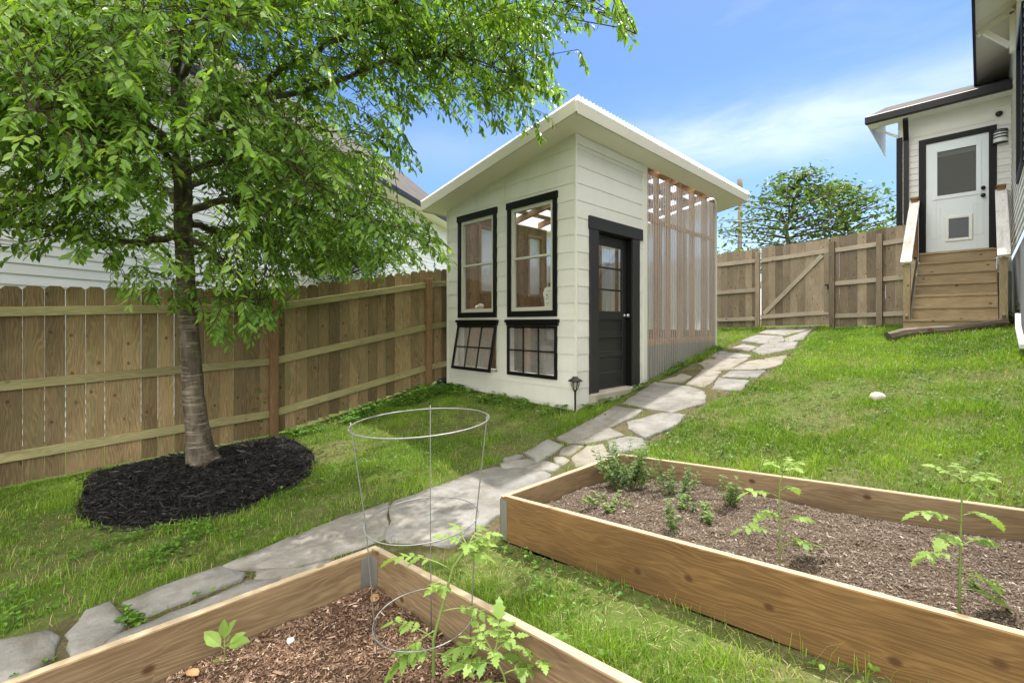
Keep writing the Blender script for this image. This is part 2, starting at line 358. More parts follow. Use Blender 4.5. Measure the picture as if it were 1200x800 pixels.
class MB:
    def __init__(s):
        s.v = []; s.f = []; s.uv = []; s.tone = []; s.mi = []; s.sm = []
    def poly(s, pts, uvs=None, tone=.5, mi=0, smooth=False):
        b = len(s.v); s.v += [Vector(p) for p in pts]; s.f.append(tuple(range(b, b + len(pts))))
        if uvs is None: uvs = [(p[0] + p[1], p[2]) for p in pts]
        s.uv.append([tuple(u) for u in uvs]); s.tone.append(tone); s.mi.append(mi); s.sm.append(smooth)
    def faces(s, verts, faces, tone=.5, mi=0, smooth=False, uvfun=None):
        b = len(s.v); vs = [Vector(p) for p in verts]; s.v += vs
        for f in faces:
            s.f.append(tuple(b + i for i in f))
            s.uv.append([uvfun(vs[i], i) if uvfun else (vs[i].x + vs[i].y, vs[i].z) for i in f])
            s.tone.append(tone); s.mi.append(mi); s.sm.append(smooth)
    def obox(s, c, size, R=None, axis=0, tone=None, mi=0):
        """box at c, axes from 3x3 R; wood grain runs along `axis`"""
        tone = random.random() if tone is None else tone
        R = R or Matrix.Identity(3); c = Vector(c)
        h = [x / 2 for x in size]
        cs = [Vector((sx * h[0], sy * h[1], sz * h[2])) for sx in (-1, 1) for sy in (-1, 1) for sz in (-1, 1)]
        b = len(s.v); s.v += [c + R @ p for p in cs]
        ou, ov = random.random() * 40, random.random() * 40
        oth = [i for i in range(3) if i != axis]
        for f in ((0, 1, 3, 2), (4, 6, 7, 5), (0, 4, 5, 1), (2, 3, 7, 6), (0, 2, 6, 4), (1, 5, 7, 3)):
            s.f.append(tuple(b + i for i in f))
            s.uv.append([(cs[i][axis] + ou, cs[i][oth[0]] + cs[i][oth[1]] + ov) for i in f])
            s.tone.append(tone); s.mi.append(mi); s.sm.append(False)
    def box(s, x0, x1, y0, y1, z0, z1, axis=None, tone=None, mi=0):
        sz = (abs(x1 - x0), abs(y1 - y0), abs(z1 - z0))
        if axis is None: axis = sz.index(max(sz))
        s.obox(((x0 + x1) / 2, (y0 + y1) / 2, (z0 + z1) / 2), sz, None, axis, tone, mi)
    def beam(s, p, q, w, h, up=(0, 0, 1), tone=None, mi=0, ext=0.0):
        """bar from p to q: w across, h along up"""
        p = Vector(p); q = Vector(q); x = (q - p); L = x.length; x.normalize()
        y = Vector(up).cross(x).normalized(); z = x.cross(y)
        R = Matrix((x, y, z)).transposed()
        s.obox((p + q) / 2, (L + ext, w, h), R, 0, tone, mi)
    def tube(s, pts, radii, n=8, tone=.5, mi=0, cap=True, smooth=True, closed=False):
        pts = [Vector(p) for p in pts]; m = len(pts)
        if not hasattr(radii, '__len__'): radii = [radii] * m
        b = len(s.v); ref = None; ll = 0
        for i, p in enumerate(pts):
            if closed: t = pts[(i+1) % m] - pts[i-1]
            else: t = pts[min(i+1, m-1)] - pts[max(i-1, 0)]
            t.normalize()
            if ref is None:
                ref = t.orthogonal().normalized()
            ref = (ref - t * ref.dot(t))
            if ref.length < 1e-6: ref = t.orthogonal()
            ref.normalize(); bi = t.cross(ref)
            for k in range(n):
                a = 2 * math.pi * k / n
                s.v.append(p + (ref * math.cos(a) + bi * math.sin(a)) * radii[i])
        seg = m if closed else m - 1
        for i in range(seg):
            j = (i + 1) % m
            for k in range(n):
                k2 = (k + 1) % n
                s.f.append((b + i*n + k, b + i*n + k2, b + j*n + k2, b + j*n + k))
                s.uv.append([(i * .1, k * .02), (i * .1, k * .02 + .02), (i * .1 + .1, k * .02 + .02), (i * .1 + .1, k * .02)])
                s.tone.append(tone); s.mi.append(mi); s.sm.append(smooth)
        if cap and not closed:
            for base, rev in ((b, True), (b + (m-1) * n, False)):
                f = [base + k for k in range(n)]
                if rev: f.reverse()
                s.f.append(tuple(f)); s.uv.append([(0, 0)] * n); s.tone.append(tone); s.mi.append(mi); s.sm.append(False)
    def lathe(s, c, prof, n=20, tone=.5, mi=0):
        c = Vector(c); b = len(s.v)
        for r, z in prof:
            for k in range(n):
                a = 2 * math.pi * k / n; s.v.append(c + Vector((r * math.cos(a), r * math.sin(a), z)))
        for i in range(len(prof) - 1):
            for k in range(n):
                k2 = (k + 1) % n
                s.f.append((b + i*n + k, b + i*n + k2, b + (i+1)*n + k2, b + (i+1)*n + k))
                s.uv.append([(0, 0)] * 4); s.tone.append(tone); s.mi.append(mi); s.sm.append(True)
    def build(s, name, mats, parent=None, bevel=0.0, org=None, segs=1):
        org = origin_of(parent) if org is None else Vector(org)
        me = bpy.data.meshes.new(name)
        me.from_pydata([tuple(p - org) for p in s.v], [], s.f)
        uvl = me.uv_layers.new(name='UVMap')
        uvl.data.foreach_set('uv', [c for f in s.uv for u in f for c in u])
        at = me.attributes.new('tone', 'FLOAT', 'FACE'); at.data.foreach_set('value', s.tone)
        for m in (mats if isinstance(mats, (list, tuple)) else [mats]): me.materials.append(m)
        me.polygons.foreach_set('material_index', s.mi)
        me.polygons.foreach_set('use_smooth', s.sm)
        me.update()
        o = bpy.data.objects.new(name, me); COL.objects.link(o)
        if parent is not None: o.parent = parent
        else: o.location = org
        ORG[o.name] = org
        if bevel:
            md = o.modifiers.new('edge', 'BEVEL'); md.width = bevel; md.segments = segs; md.limit_method = 'ANGLE'; md.angle_limit = .6
        return o

def mesh_np(name, V, loops, starts, totals, tone, mat, parent=None, smooth=False):
    org = origin_of(parent)
    me = bpy.data.meshes.new(name)
    V = np.asarray(V, np.float32) - np.array(org, np.float32)
    me.vertices.add(len(V)); me.vertices.foreach_set('co', V.ravel())
    me.loops.add(len(loops)); me.loops.foreach_set('vertex_index', np.asarray(loops, np.int32))
    me.polygons.add(len(starts)); me.polygons.foreach_set('loop_start', np.asarray(starts, np.int32))
    try: me.polygons.foreach_set('loop_total', np.asarray(totals, np.int32))
    except Exception: pass
    at = me.attributes.new('tone', 'FLOAT', 'FACE'); at.data.foreach_set('value', np.asarray(tone, np.float32))
    me.materials.append(mat)
    me.polygons.foreach_set('use_smooth', np.full(len(starts), smooth))
    me.update(calc_edges=True); me.validate()
    o = bpy.data.objects.new(name, me); COL.objects.link(o)
    if parent is not None: o.parent = parent
    ORG[o.name] = org
    return o

def instances_np(name, tmpl, faces, pos, R, scale, tone, mat, parent=None, smooth=False):
    """N oriented copies of one small template as a single mesh; R: N x 3 x 3 (columns = axes)"""
    tmpl = np.asarray(tmpl, float); n = len(pos); k = len(tmpl)
    sc = np.asarray(scale, float)
    if sc.ndim == 1: sc = sc[:, None]
    loc = tmpl[None] * sc[:, None, :]
    V = np.einsum('nij,nkj->nki', R, loc) + np.asarray(pos)[:, None]
    fl = np.concatenate([np.array(f) for f in faces]); tot = np.array([len(f) for f in faces])
    loops = (fl[None] + (np.arange(n) * k)[:, None]).ravel()
    totals = np.tile(tot, n); starts = np.r_[0, np.cumsum(totals)[:-1]]
    tn = np.repeat(tone, len(faces))
    return mesh_np(name, V.reshape(-1, 3), loops, starts, totals, tn, mat, parent, smooth)

def frames_np(x, upv):
    """orthonormal frames with first axis x and third axis near upv"""
    x = x / np.linalg.norm(x, axis=1, keepdims=True)
    y = np.cross(upv, x); ln = np.linalg.norm(y, axis=1, keepdims=True)
    y = np.where(ln < 1e-5, np.array([[0, 1.0, 0]]), y / np.maximum(ln, 1e-5))
    z = np.cross(x, y)
    return np.stack([x, y, z], axis=2)

def tag(o, label=None, cat=None, group=None, kind=None):
    if label: o['label'] = label
    if cat: o['category'] = cat
    if group: o['group'] = group
    if kind: o['kind'] = kind
    return o
def thing(name, loc, label, cat, group=None):
    o = bpy.data.objects.new(name, None); COL.objects.link(o); o.location = loc; o.empty_display_size = .1
    ORG[o.name] = Vector(loc)
    return tag(o, label, cat, group)

def cladding(mb, O, d, n, t0, t1, z0, m, c, expo, lap, openings=(), mi=0):
    """lapped boards on the wall through O along d facing n, up to the line z = m*t + c, round the openings (ta,tb,za,zb)"""
    zmax = max(m * t0 + c, m * t1 + c); z = z0
    def pt(t, zz, dep): return Vector((O[0] + d[0]*t + n[0]*dep, O[1] + d[1]*t + n[1]*dep, zz))
    while z < zmax - 1e-4:
        ze = z + expo; tone = random.random(); o1, o2 = random.random()*9, random.random()*9
        cuts = sorted({z, ze} | {q for o in openings for q in o[2:4] if z < q < ze})
        for za, zb in zip(cuts, cuts[1:]):
            iv = [(t0, t1)]
            for (a, b, oa, ob) in openings:
                if oa <= za + 1e-6 and ob >= zb - 1e-6:
                    iv = [p for (p0, p1) in iv for p in ((p0, min(p1, a)), (max(p0, b), p1)) if p[1] - p[0] > 1e-4]
            for (ta, tb) in iv:
                pl = [(ta, za), (tb, za), (tb, zb), (ta, zb)]; out = []
                for i in range(4):
                    p, q = pl[i], pl[(i+1) % 4]
                    fp = m*p[0] + c - p[1]; fq = m*q[0] + c - q[1]
                    if fp >= 0: out.append(p)
                    if (fp >= 0) != (fq >= 0):
                        k = fp / (fp - fq); out.append((p[0] + (q[0]-p[0])*k, p[1] + (q[1]-p[1])*k))
                if len(out) < 3: continue
                dep = lambda zz: lap * (1 - (zz - z) / expo)
                mb.poly([pt(t, zz, dep(zz)) for t, zz in out], [(t + o1, zz + o2) for t, zz in out], tone, mi)
                if za == z:
                    la, lb = ta, tb
                    if abs(m) > 1e-9:
                        tc_ = (z - c) / m
                        if m < 0: lb = min(lb, tc_)
                        else: la = max(la, tc_)
                    if lb - la > 1e-3: mb.poly([pt(la, za, lap), pt(la, za, -.002), pt(lb, za, -.002), pt(lb, za, lap)], None, tone, mi)
        z = ze

# leaf templates: x along the blade, z the upper side
LEAF = [(0, 0, 0), (.5, 0, -.03), (1, 0, -.10), (.22, .19, .05), (.62, .21, .03), (.22, -.19, .05), (.62, -.21, .03)]
LEAF_F = [(0, 1, 3), (3, 1, 4), (4, 1, 2), (0, 5, 1), (5, 6, 1), (6, 2, 1)]
# toothed leaflet (tomato)
TOM = [(0, 0, 0), (.35, 0, .02), (.7, 0, .0), (1, 0, -.10),
       (.10, .16, .03), (.26, .36, .04), (.36, .22, .03), (.52, .34, .02), (.62, .17, .01), (.76, .20, -.02), (.85, .08, -.05),
       (.10, -.16, .03), (.26, -.36, .04), (.36, -.22, .03), (.52, -.34, .02), (.62, -.17, .01), (.76, -.20, -.02), (.85, -.08, -.05)]
TOM_F = [(0, 1, 4), (4, 1, 5), (5, 1, 6), (6, 1, 2), (6, 2, 7), (7, 2, 8), (8, 2, 9), (9, 2, 10), (10, 2, 3),
         (0, 11, 1), (11, 12, 1), (12, 13, 1), (13, 2, 1), (13, 14, 2), (14, 15, 2), (15, 16, 2), (16, 17, 2), (17, 3, 2)]
OVAL = [(0, 0, 0), (.5, 0, -.05), (1, 0, -.12), (.2, .2, .03), (.5, .30, .04), (.8, .18, -.02), (.2, -.2, .03), (.5, -.30, .04), (.8, -.18, -.02)]
OVAL_F = [(0, 1, 3), (3, 1, 4), (4, 1, 5), (5, 1, 2), (0, 6, 1), (6, 7, 1), (7, 8, 1), (8, 2, 1)]

# ================================================================== GROUND
def build_ground():
    xs = np.unique(np.r_[np.linspace(-300, -8, 9), np.linspace(-6, 16, 177), np.linspace(18, 300, 9)])
    ys = np.unique(np.r_[np.linspace(-300, -6, 9), np.linspace(-4.5, 11, 125), np.linspace(13, 300, 9)])
    BEDS = ((2.01, 3.38, -.75, 2.16), (-.22, 1.135, -.35, 2.155))
    xs = np.unique(np.r_[xs, [e for b in BEDS for e in (b[0] + .012, b[0] + .03, b[1] - .03, b[1] - .012)]])
    ys = np.unique(np.r_[ys, [e for b in BEDS for e in (b[2] + .012, b[2] + .03, b[3] - .03, b[3] - .012)]])
    X, Y = np.meshgrid(xs, ys, indexing='ij')
    Z = terr(X.ravel(), Y.ravel()).reshape(X.shape)
    for b in BEDS: Z -= .3 * ((X > b[0] + .02) & (X < b[1] - .02) & (Y > b[2] + .02) & (Y < b[3] - .02))
    Z += (vnoise(X, Y, 1.7) - .5) * .035 + (vnoise(X, Y, 6) - .5) * .018
    nx, ny = X.shape
    V = np.c_[X.ravel(), Y.ravel(), Z.ravel()]
    i, j = np.meshgrid(np.arange(nx - 1), np.arange(ny - 1), indexing='ij')
    a = (i * ny + j).ravel()
    loops = np.c_[a, a + ny, a + ny + 1, a + 1].ravel()
    n = len(a)
    o = mesh_np('ground', V, loops, np.arange(n) * 4, np.full(n, 4), np.full(n, .5), M['ground'], None, True)
    tag(o, kind='structure')
build_ground()

# ================================================================== PATH
BED_Y = 2.16
left_px = [(-60, 778), (0, 754), (100, 716), (180, 692), (262, 662), (330, 634), (400, 606), (470, 586), (550, 553), (588, 539), (655, 510), (700, 487), (735, 467), (775, 444), (820, 422), (850, 406), (888, 390), (900, 384.5)]
right_w = [(-2.2, 2.2), (0, 2.19), (.6, 2.19), (1.12, 2.19), (1.5, 2.25), (1.95, 2.19), (2.6, 2.19), (3.2, 2.19), (3.45, 2.19)]
right_px = [(752, 528), (795, 502), (828, 476), (882, 450), (922, 424), (944, 402), (961, 385.5)]
Lp = [G(*p) for p in left_px]
Rp = [Vector((x, y, T(x, y))) for x, y in right_w] + [G(*p) for p in right_px]
PATH_POLY = [(p.x, p.y) for p in Lp] + [(p.x, p.y) for p in reversed(Rp)]
def resample(pts, n):
    d = [0]
    for a, b in zip(pts, pts[1:]): d.append(d[-1] + (b - a).length)
    out = []
    for k in range(n):
        t = d[-1] * k / (n - 1); i = max(j for j in range(len(d)) if d[j] <= t + 1e-9); i = min(i, len(pts) - 2)
        out.append(pts[i].lerp(pts[i+1], (t - d[i]) / max(d[i+1] - d[i], 1e-9)))
    return out
def build_path():
    N, K = 150, 9
    A = resample(Lp, N); B = resample(Rp, N); mb = MB()
    vs = []
    for i in range(N):
        for k in range(K):
            f = k / (K - 1)
            p = A[i].lerp(B[i], f)
            wob = (vnoise(p.x, p.y, 9) - .5) * .05 if k in (0, K-1) else 0
            p.y += float(wob)
            g = float((vnoise(p.x, p.y, 1.7) - .5) * .035 + (vnoise(p.x, p.y, 6) - .5) * .018)
            p.z = T(p.x, p.y) + g + (.016 if 0 < k < K-1 else -.004) + float((vnoise(p.x, p.y, 14) - .5) * .012)
            vs.append(p)
    fs = [(i*K+k, i*K+k+1, (i+1)*K+k+1, (i+1)*K+k) for i in range(N-1) for k in range(K-1)]
    mb.faces(vs, fs, smooth=True)
    tag(mb.build('path', M['path']), kind='structure')
build_path()

STONE_W = []
STONES = [
 ([(-70,790),(-30,772),(0,757),(55,744),(68,752),(60,775),(0,806)], 'pale flagstone at the bottom left end of the path'),
 ([(78,748),(100,722),(128,711),(147,738),(120,762),(85,776)], 'blunt wedge flagstone beside the grass, second from the near end'),
 ([(148,710),(200,689),(257,669),(284,677),(279,684),(225,706),(161,730)], 'long narrow flagstone on the lawn side of the brown crack'),
 ([(122,760),(161,741),(235,711),(290,687),(325,685),(300,708),(200,754),(140,790)], 'long flagstone pressed against the outside of the dark soil bed'),
 ([(271,667),(330,640),(400,611),(453,594),(450,607),(453,622),(449,636),(430,642),(385,657),(345,668)], 'big grey slab left of the broken crack, behind the near bed corner'),
 ([(303,673),(348,671),(388,660),(360,680),(325,686),(300,684)], 'small mossy flagstone tucked under the big grey slab'),
 ([(466,592),(556,557),(578,552),(628,555),(640,561),(600,590),(568,616),(528,640),(464,639),(458,630),(465,612),(462,600)], 'largest grey slab, seen through the wire cage'),
 ([(590,540),(606,535),(614,537),(606,540.5),(593,543)], 'thin sliver of tan stone at the grass edge'),
 ([(587,546),(606,542),(622,541),(626,545),(616,550),(590,552)], 'flat tan stone just above the largest grey slab'),
 ([(617,551),(640,543),(656,549),(649,554.5),(628,555)], 'little grey stone wedged between tan stone and raised bed'),
 ([(616,533),(642,518),(660,525),(649,533),(636,542),(628,544.5),(623,538)], 'mid sized grey flagstone with pointed lower end'),
 ([(658,528.5),(670,524.5),(683,525.5),(668,537),(656,535)], 'small upright stone between two cracks'),
 ([(649,538.5),(660,538),(668,542.5),(660,548),(652,546)], 'tiny rounded stone beside a tuft of weeds'),
 ([(670,540),(688,526),(706,524),(716,537),(700,546),(676,549)], 'pale flagstone partly behind the mint corner of the raised bed'),
 ([(655,515),(694,494.5),(700,497),(729,512),(706,517.5),(688,521.5),(668,520.5)], 'blue grey kite shaped flagstone beyond the cracked small stones'),
 ([(714,519),(736,514.5),(752,517),(756,527),(716,535)], 'pale flagstone behind the mint, against the bed corner'),
 ([(697,492.5),(720,478.5),(751,483),(745,489),(715,502)], 'olive tan flagstone in front of the path lamp'),
 ([(736,497),(776,487),(801,489),(791,500),(757,514),(738,504.5)], 'whitish flagstone on the lawn side, across from the olive one'),
 ([(734,473.5),(768,451),(807,456),(824,462),(824,473),(787,484)], 'broad smooth flagstone outside the black shed door'),
 ([(774,448.5),(799,440),(810,443),(799,450.5)], 'small flagstone at the foot of the corrugated panel'),
 ([(805,452),(824,435),(844,438),(833.5,450.5),(826,455.5)], 'slanted flagstone with a rounded top'),
 ([(834,458),(843,445.5),(877,448.5),(868,459)], 'square pale flagstone at the lawn edge, lower of a pair'),
 ([(847,443.6),(855,437),(895,436.5),(886,445)], 'narrow pale flagstone at the lawn edge, upper of a pair'),
 ([(820,427.5),(830,423),(874,422.5),(854,434.5),(830,436)], 'wide flagstone beside the far end of the corrugated panel'),
 ([(857,435),(878,425),(920,418.5),(914,429),(895,434.5)], 'wide pale flagstone reaching the right edge of the path'),
 ([(835,418),(845,413.5),(879,418),(874,421.5),(841,422)], 'low grey strip of stone'),
 ([(855,410),(872,405),(887,408),(878,413)], 'small pale flagstone at the back corner of the shed'),
 ([(883,412.5),(899,403),(933,403),(929,410),(895,417)], 'rounded flagstone halfway from shed to gate'),
 ([(870,400.7),(887,394),(916,395.5),(918,401),(895,404.5)], 'long flagstone on the left, short of the gate'),
 ([(920,398),(950,388.5),(941,399),(922,402.3)], 'narrow flagstone on the right, short of the gate'),
 ([(891,391.5),(903,386.5),(954,386),(920,394)], 'thin last flagstone at the foot of the gate'),
]
def clipy(poly, ymin):
    out = []
    for i in range(len(poly)):
        p, q = poly[i], poly[(i+1) % len(poly)]
        if p[1] >= ymin: out.append(p)
        if (p[1] >= ymin) != (q[1] >= ymin):
            k = (ymin - p[1]) / (q[1] - p[1]); out.append((p[0] + (q[0]-p[0])*k, ymin))
    return out
for px, lab in STONES:
    W = [(p.x, p.y) for p in (G(*q) for q in px)]
    if min(w[0] for w in W) < 3.4: W = clipy(W, BED_Y + .03)
    c = np.mean(W, axis=0); STONE_W.append([tuple(c + (np.array(q) - c) * 1.06) for q in W])
    ring = []
    for i in range(len(W)):
        a, b = np.array(W[i]), np.array(W[(i+1) % len(W)])
        L = np.linalg.norm(b - a); k = max(1, int(L / .06)); nrm = np.array([-(b-a)[1], (b-a)[0]]) / max(L, 1e-6)
        for j in range(k):
            q = a + (b - a) * j / k
            if j: q = q + nrm * (random.random() - .5) * .022
            ring.append(c + (q - c) * 1.085)
    base = Vector((c[0], c[1], T(*c)))
    tilt = Vector(((random.random()-.5)*.02, (random.random()-.5)*.02))
    size = max(.25, min(1.2, np.ptp(np.array(W)[:, 0])))
    def hz(q, up):
        s_ = (q[0]-c[0]) * tilt.x + (q[1]-c[1]) * tilt.y
        return T(q[0], q[1]) + up + s_
    mb = MB(); n = len(ring); vs = []
    for f, up in ((1.0, -.03), (1.0, .020), (.965, .031), (.6, .033)):
        for q in ring:
            q2 = c + (np.array(q) - c) * f
            if f == .965:
                dd = np.array(q) - c; L = np.linalg.norm(dd); q2 = c + dd * max(.6, 1 - .013 / max(L, .02))
            vs.append(Vector((q2[0], q2[1], hz(q2, up) + (random.random()-.5) * (.004 if up > .01 else 0))))
    vs.append(Vector((c[0], c[1], hz(c, .034))))
    fs = [(r*n + k, r*n + (k+1) % n, (r+1)*n + (k+1) % n, (r+1)*n + k) for r in range(3) for k in range(n)]
    fs += [(3*n + k, 3*n + (k+1) % n, 4*n) for k in range(n)]
    mb.faces(vs, fs, smooth=True)
    o = mb.build('flagstone', M['stone'], org=base)
    tag(o, lab, 'flagstone', 'flagstones of the garden path')

# ================================================================== RAISED BEDS
def bed(label, x0, x1, y0, y1, top, slope, H, soil_dep, mats):
    """top(y) = top + slope*(y1-y); y1 is the path end"""
    th = .040
    zt = lambda y: top + slope * (y1 - y) + ZC
    t = thing('raised_bed', (x0, y1, zt(y1) - H), label, 'raised bed', 'raised garden beds')
    ang = slope
    for (xa, xb) in ((x0, x0 + th), (x1 - th, x1)):
        mb = MB(); xm = (xa + xb) / 2
        p = Vector((xm, y1 - th - .001, zt(y1 - th) - H/2)); q = Vector((xm, y0, zt(y0) - H/2))
        mb.beam(p, q, th, H, (0, 0, 1), .5, 0)
        o = mb.build('side_board', mats, t, .004)
        # upper face paler than the sides: it gets its own material
        me = o.data; me.polygons.foreach_set('material_index', [1 if pl.normal.z > .8 else (2 if (pl.normal.x > .8) == (xa == x0) and abs(pl.normal.x) > .8 else 0) for pl in me.polygons])
    mb = MB(); mb.box(x0, x1, y1 - th, y1, zt(y1) - H, zt(y1) - .001, 0, .6)
    o = mb.build('side_board', mats, t, .004); me = o.data
    me.polygons.foreach_set('material_index', [1 if pl.normal.z > .8 else (2 if pl.normal.y < -.8 else 0) for pl in me.polygons])
    mb = MB(); mb.box(x0 + th + .001, x1 - th - .001, y0, y0 + th, zt(y0) - H, zt(y0) - .001, 0, .5)
    o = mb.build('side_board', mats, t, .004)
    return t, zt, th
B2X0, B2X1, B2Y0, B2TOP, B2SL = 2.01, 3.38, -.75, -1.104, .084
B1X0, B1X1, B1Y0, B1TOP, B1SL = -.22, 1.135, -.35, -1.125, .095
bed2, zt2, th = bed('large honey coloured raised bed of dry soil with young plants, nearer the lawn and steps', B2X0, B2X1, B2Y0, BED_Y, B2TOP, B2SL, .286, .15, [M['bed_wood'], M['bed_top'], M['bed_inner']])
bed1, zt1, _ = bed('raised bed of dark damp soil holding the wire cage', B1X0, B1X1, B1Y0, BED_Y - .005, B1TOP, B1SL, .286, .17, [M['bed_wood'], M['bed_top'], M['bed_inner']])
# metal corner brackets
mb = MB(); z = zt2(BED_Y)
mb.box(B2X0 - .003, B2X0 - .0005, BED_Y - .06, BED_Y + .003, z - .275, z - .02, 2, .5); mb.box(B2X0 - .003, B2X0 + .05, BED_Y + .0005, BED_Y + .003, z - .275, z - .02, 2, .5)
mb.build('corner_bracket', M['bracket'], bed2)
mb = MB(); z = zt1(BED_Y)
xi = B1X1 - th; yi = BED_Y - .005 - th
mb.box(xi - .003, xi - .0005, yi - .055, yi - .003, z - .20, z - .025, 2, .5); mb.box(xi - .06, xi - .003, yi - .003, yi - .0005, z - .20, z - .025, 2, .5)
mb.build('corner_bracket', M['bracket'], bed1)

def soil(name, label, x0, x1, y0, y1, zf, dep, mat, chipmat, nchips, csize, nearest):
    nx, ny = 70, 120
    X, Y = np.meshgrid(np.linspace(x0, x1, nx), np.linspace(y0, y1, ny), indexing='ij')
    hf = lambda x, y: (vnoise(x, y, 4) - .5) * .05 + (vnoise(x, y, 13) - .5) * .022 + (vnoise(x, y, 31) - .5) * .012
    edge = lambda x, y: -.03 * np.exp(-np.maximum(np.minimum(np.minimum(x - x0, x1 - x), np.minimum(y - y0, y1 - y)), 0) / .06)
    zz = lambda x, y: np.array([zf(0) for _ in range(1)])[0] * 0 + zf(y) - dep + hf(x, y) + edge(x, y)
    Z = zz(X, Y)
    V = np.c_[X.ravel(), Y.ravel(), Z.ravel()]
    i, j = np.meshgrid(np.arange(nx - 1), np.arange(ny - 1), indexing='ij'); a = (i * ny + j).ravel(); n = len(a)
    soil_o = mesh_np(name, V, np.c_[a, a + ny, a + ny + 1, a + 1].ravel(), np.arange(n) * 4, np.full(n, 4), np.full(n, .5), mat, None, True)
    tag(soil_o, label, 'soil', kind='stuff')
    # chips, denser towards the viewer
    x = rng.uniform(x0 + .005, x1 - .005, nchips); y = rng.uniform(y0 + .005, y1 - .005, nchips)
    pos = np.c_[x, y, zz(x, y) + rng.uniform(0, .007, nchips)]
    az = rng.uniform(0, 2 * np.pi, nchips); el = rng.normal(0, .35, nchips)
    dx = np.c_[np.cos(az) * np.cos(el), np.sin(az) * np.cos(el), np.sin(el)]
    R = frames_np(dx, np.c_[rng.normal(0, .4, nchips), rng.normal(0, .4, nchips), np.ones(nchips)])
    L = csize * rng.lognormal(0, .45, nchips)
    sc = np.c_[L, L * rng.uniform(.2, .5, nchips), L * rng.uniform(.1, .3, nchips)]
    t = [(-.5, -.35, 0), (.5, -.5, 0), (.45, .4, 0), (-.5, .5, 0), (-.2, 0, .5), (.3, 0, .5)]
    f = [(0, 1, 5, 4), (1, 2, 5), (2, 3, 4, 5), (3, 0, 4)]
    instances_np('bark_chips', t, f, pos, R, sc, np.clip(rng.normal(.45, .25, nchips), 0, 1), chipmat, soil_o)
    return zz
z2f = lambda y: zt2(y)
SOIL2 = soil('soil', 'dry grey brown chipped soil in the honey coloured bed', B2X0 + th, B2X1 - th, B2Y0 + th, BED_Y - th, zt2, .135, M['soil_dry'], M['chip_dry'], 95000, .0075, None)
SOIL1 = soil('soil', 'dark reddish brown soil with bark bits under the wire cage', B1X0 + th, B1X1 - th, B1Y0 + th, BED_Y - .005 - th, zt1, .165, M['soil_dark'], M['chip_dark'], 70000, .0095, None)
def SH(bedno, u, v):
    """soil point seen along a photo direction"""
    f = (SOIL1, SOIL2)[bedno - 1]; lo, hi = .5, 6
    for _ in range(30):
        m = (lo + hi) / 2; p = P(u, v, m)
        if p.z <= float(f(np.array([p.x]), np.array([p.y]))[0]): hi = m
        else: lo = m
    return P(u, v, hi), hi

# ------------------------------------------------------------------ tomato cage
def cage():
    D = 1.7; c = P(494, 700, D); base = Vector((c.x, c.y, float(SOIL1(np.array([c.x]), np.array([c.y]))[0])))
    t = thing('tomato_cage', base, 'round galvanised wire tomato cage standing in the dark soil', 'plant cage')
    fw = Vector((FW[0], FW[1], 0)); rt = Vector((RT[0], RT[1], 0))
    rings = [(493, 493.5, .253, .0027), (495, 607, .207, .0021), (497, 722, .183, .0022)]
    R3 = []
    for (u, v, r, w) in rings:
        cc = P(u, v, D); R3.append((cc, r))
        pts = [cc + rt * (r * math.cos(a)) + fw * (r * math.sin(a)) + Vector((0, 0, .012 * math.cos(a) )) for a in [2 * math.pi * k / 64 for k in range(64)]]
        mb = MB(); mb.tube(pts, w, 8, closed=True); mb.build('ring', M['wire'], t)
    for ang in (188, 92, 352):
        a = math.radians(ang); pts = []
        for (cc, r) in R3:
            pts.append(cc + rt * ((r - .004) * math.cos(a)) + fw * ((r - .004) * math.sin(a)) + Vector((0, 0, .012 * math.cos(a))))
        dirv = (pts[0] - pts[1]).normalized(); pts.insert(0, pts[0] + dirv * .015)
        d2 = (pts[-1] - pts[-2]).normalized(); pts.append(pts[-1] + d2 * .25)
        mb = MB(); mb.tube(pts, .0022, 8); mb.build('leg', M['wire'], t)
cage()

# ------------------------------------------------------------------ young plants
def rvec(s=1.0): return Vector((random.gauss(0, s), random.gauss(0, s), random.gauss(0, s)))
class LeafSet:
    def __init__(s): s.p = []; s.x = []; s.u = []; s.sc = []; s.t = []
    def add(s, p, x, up, L, W, tone): s.p.append(tuple(p)); s.x.append(tuple(x)); s.u.append(tuple(up)); s.sc.append((L, W, L)); s.t.append(tone)
    def build(s, name, tm, tf, mat, parent):
        return instances_np(name, tm, tf, np.array(s.p), frames_np(np.array(s.x), np.array(s.u)), np.array(s.sc), np.clip(np.array(s.t), 0, 1), mat, parent)
def add_leaf(mb, p, x, up, L, W, tone, tm, tf, mi=1):
    """one leaf blade put straight into a mesh"""
    x = Vector(x).normalized(); y = Vector(up).cross(x)
    y = y.normalized() if y.length > 1e-4 else x.orthogonal().normalized(); z = x.cross(y)
    mb.faces([Vector(p) + x * (a * L) + y * (b * W) + z * (c * L) for a, b, c in tm], tf, min(max(tone, 0), 1), mi)
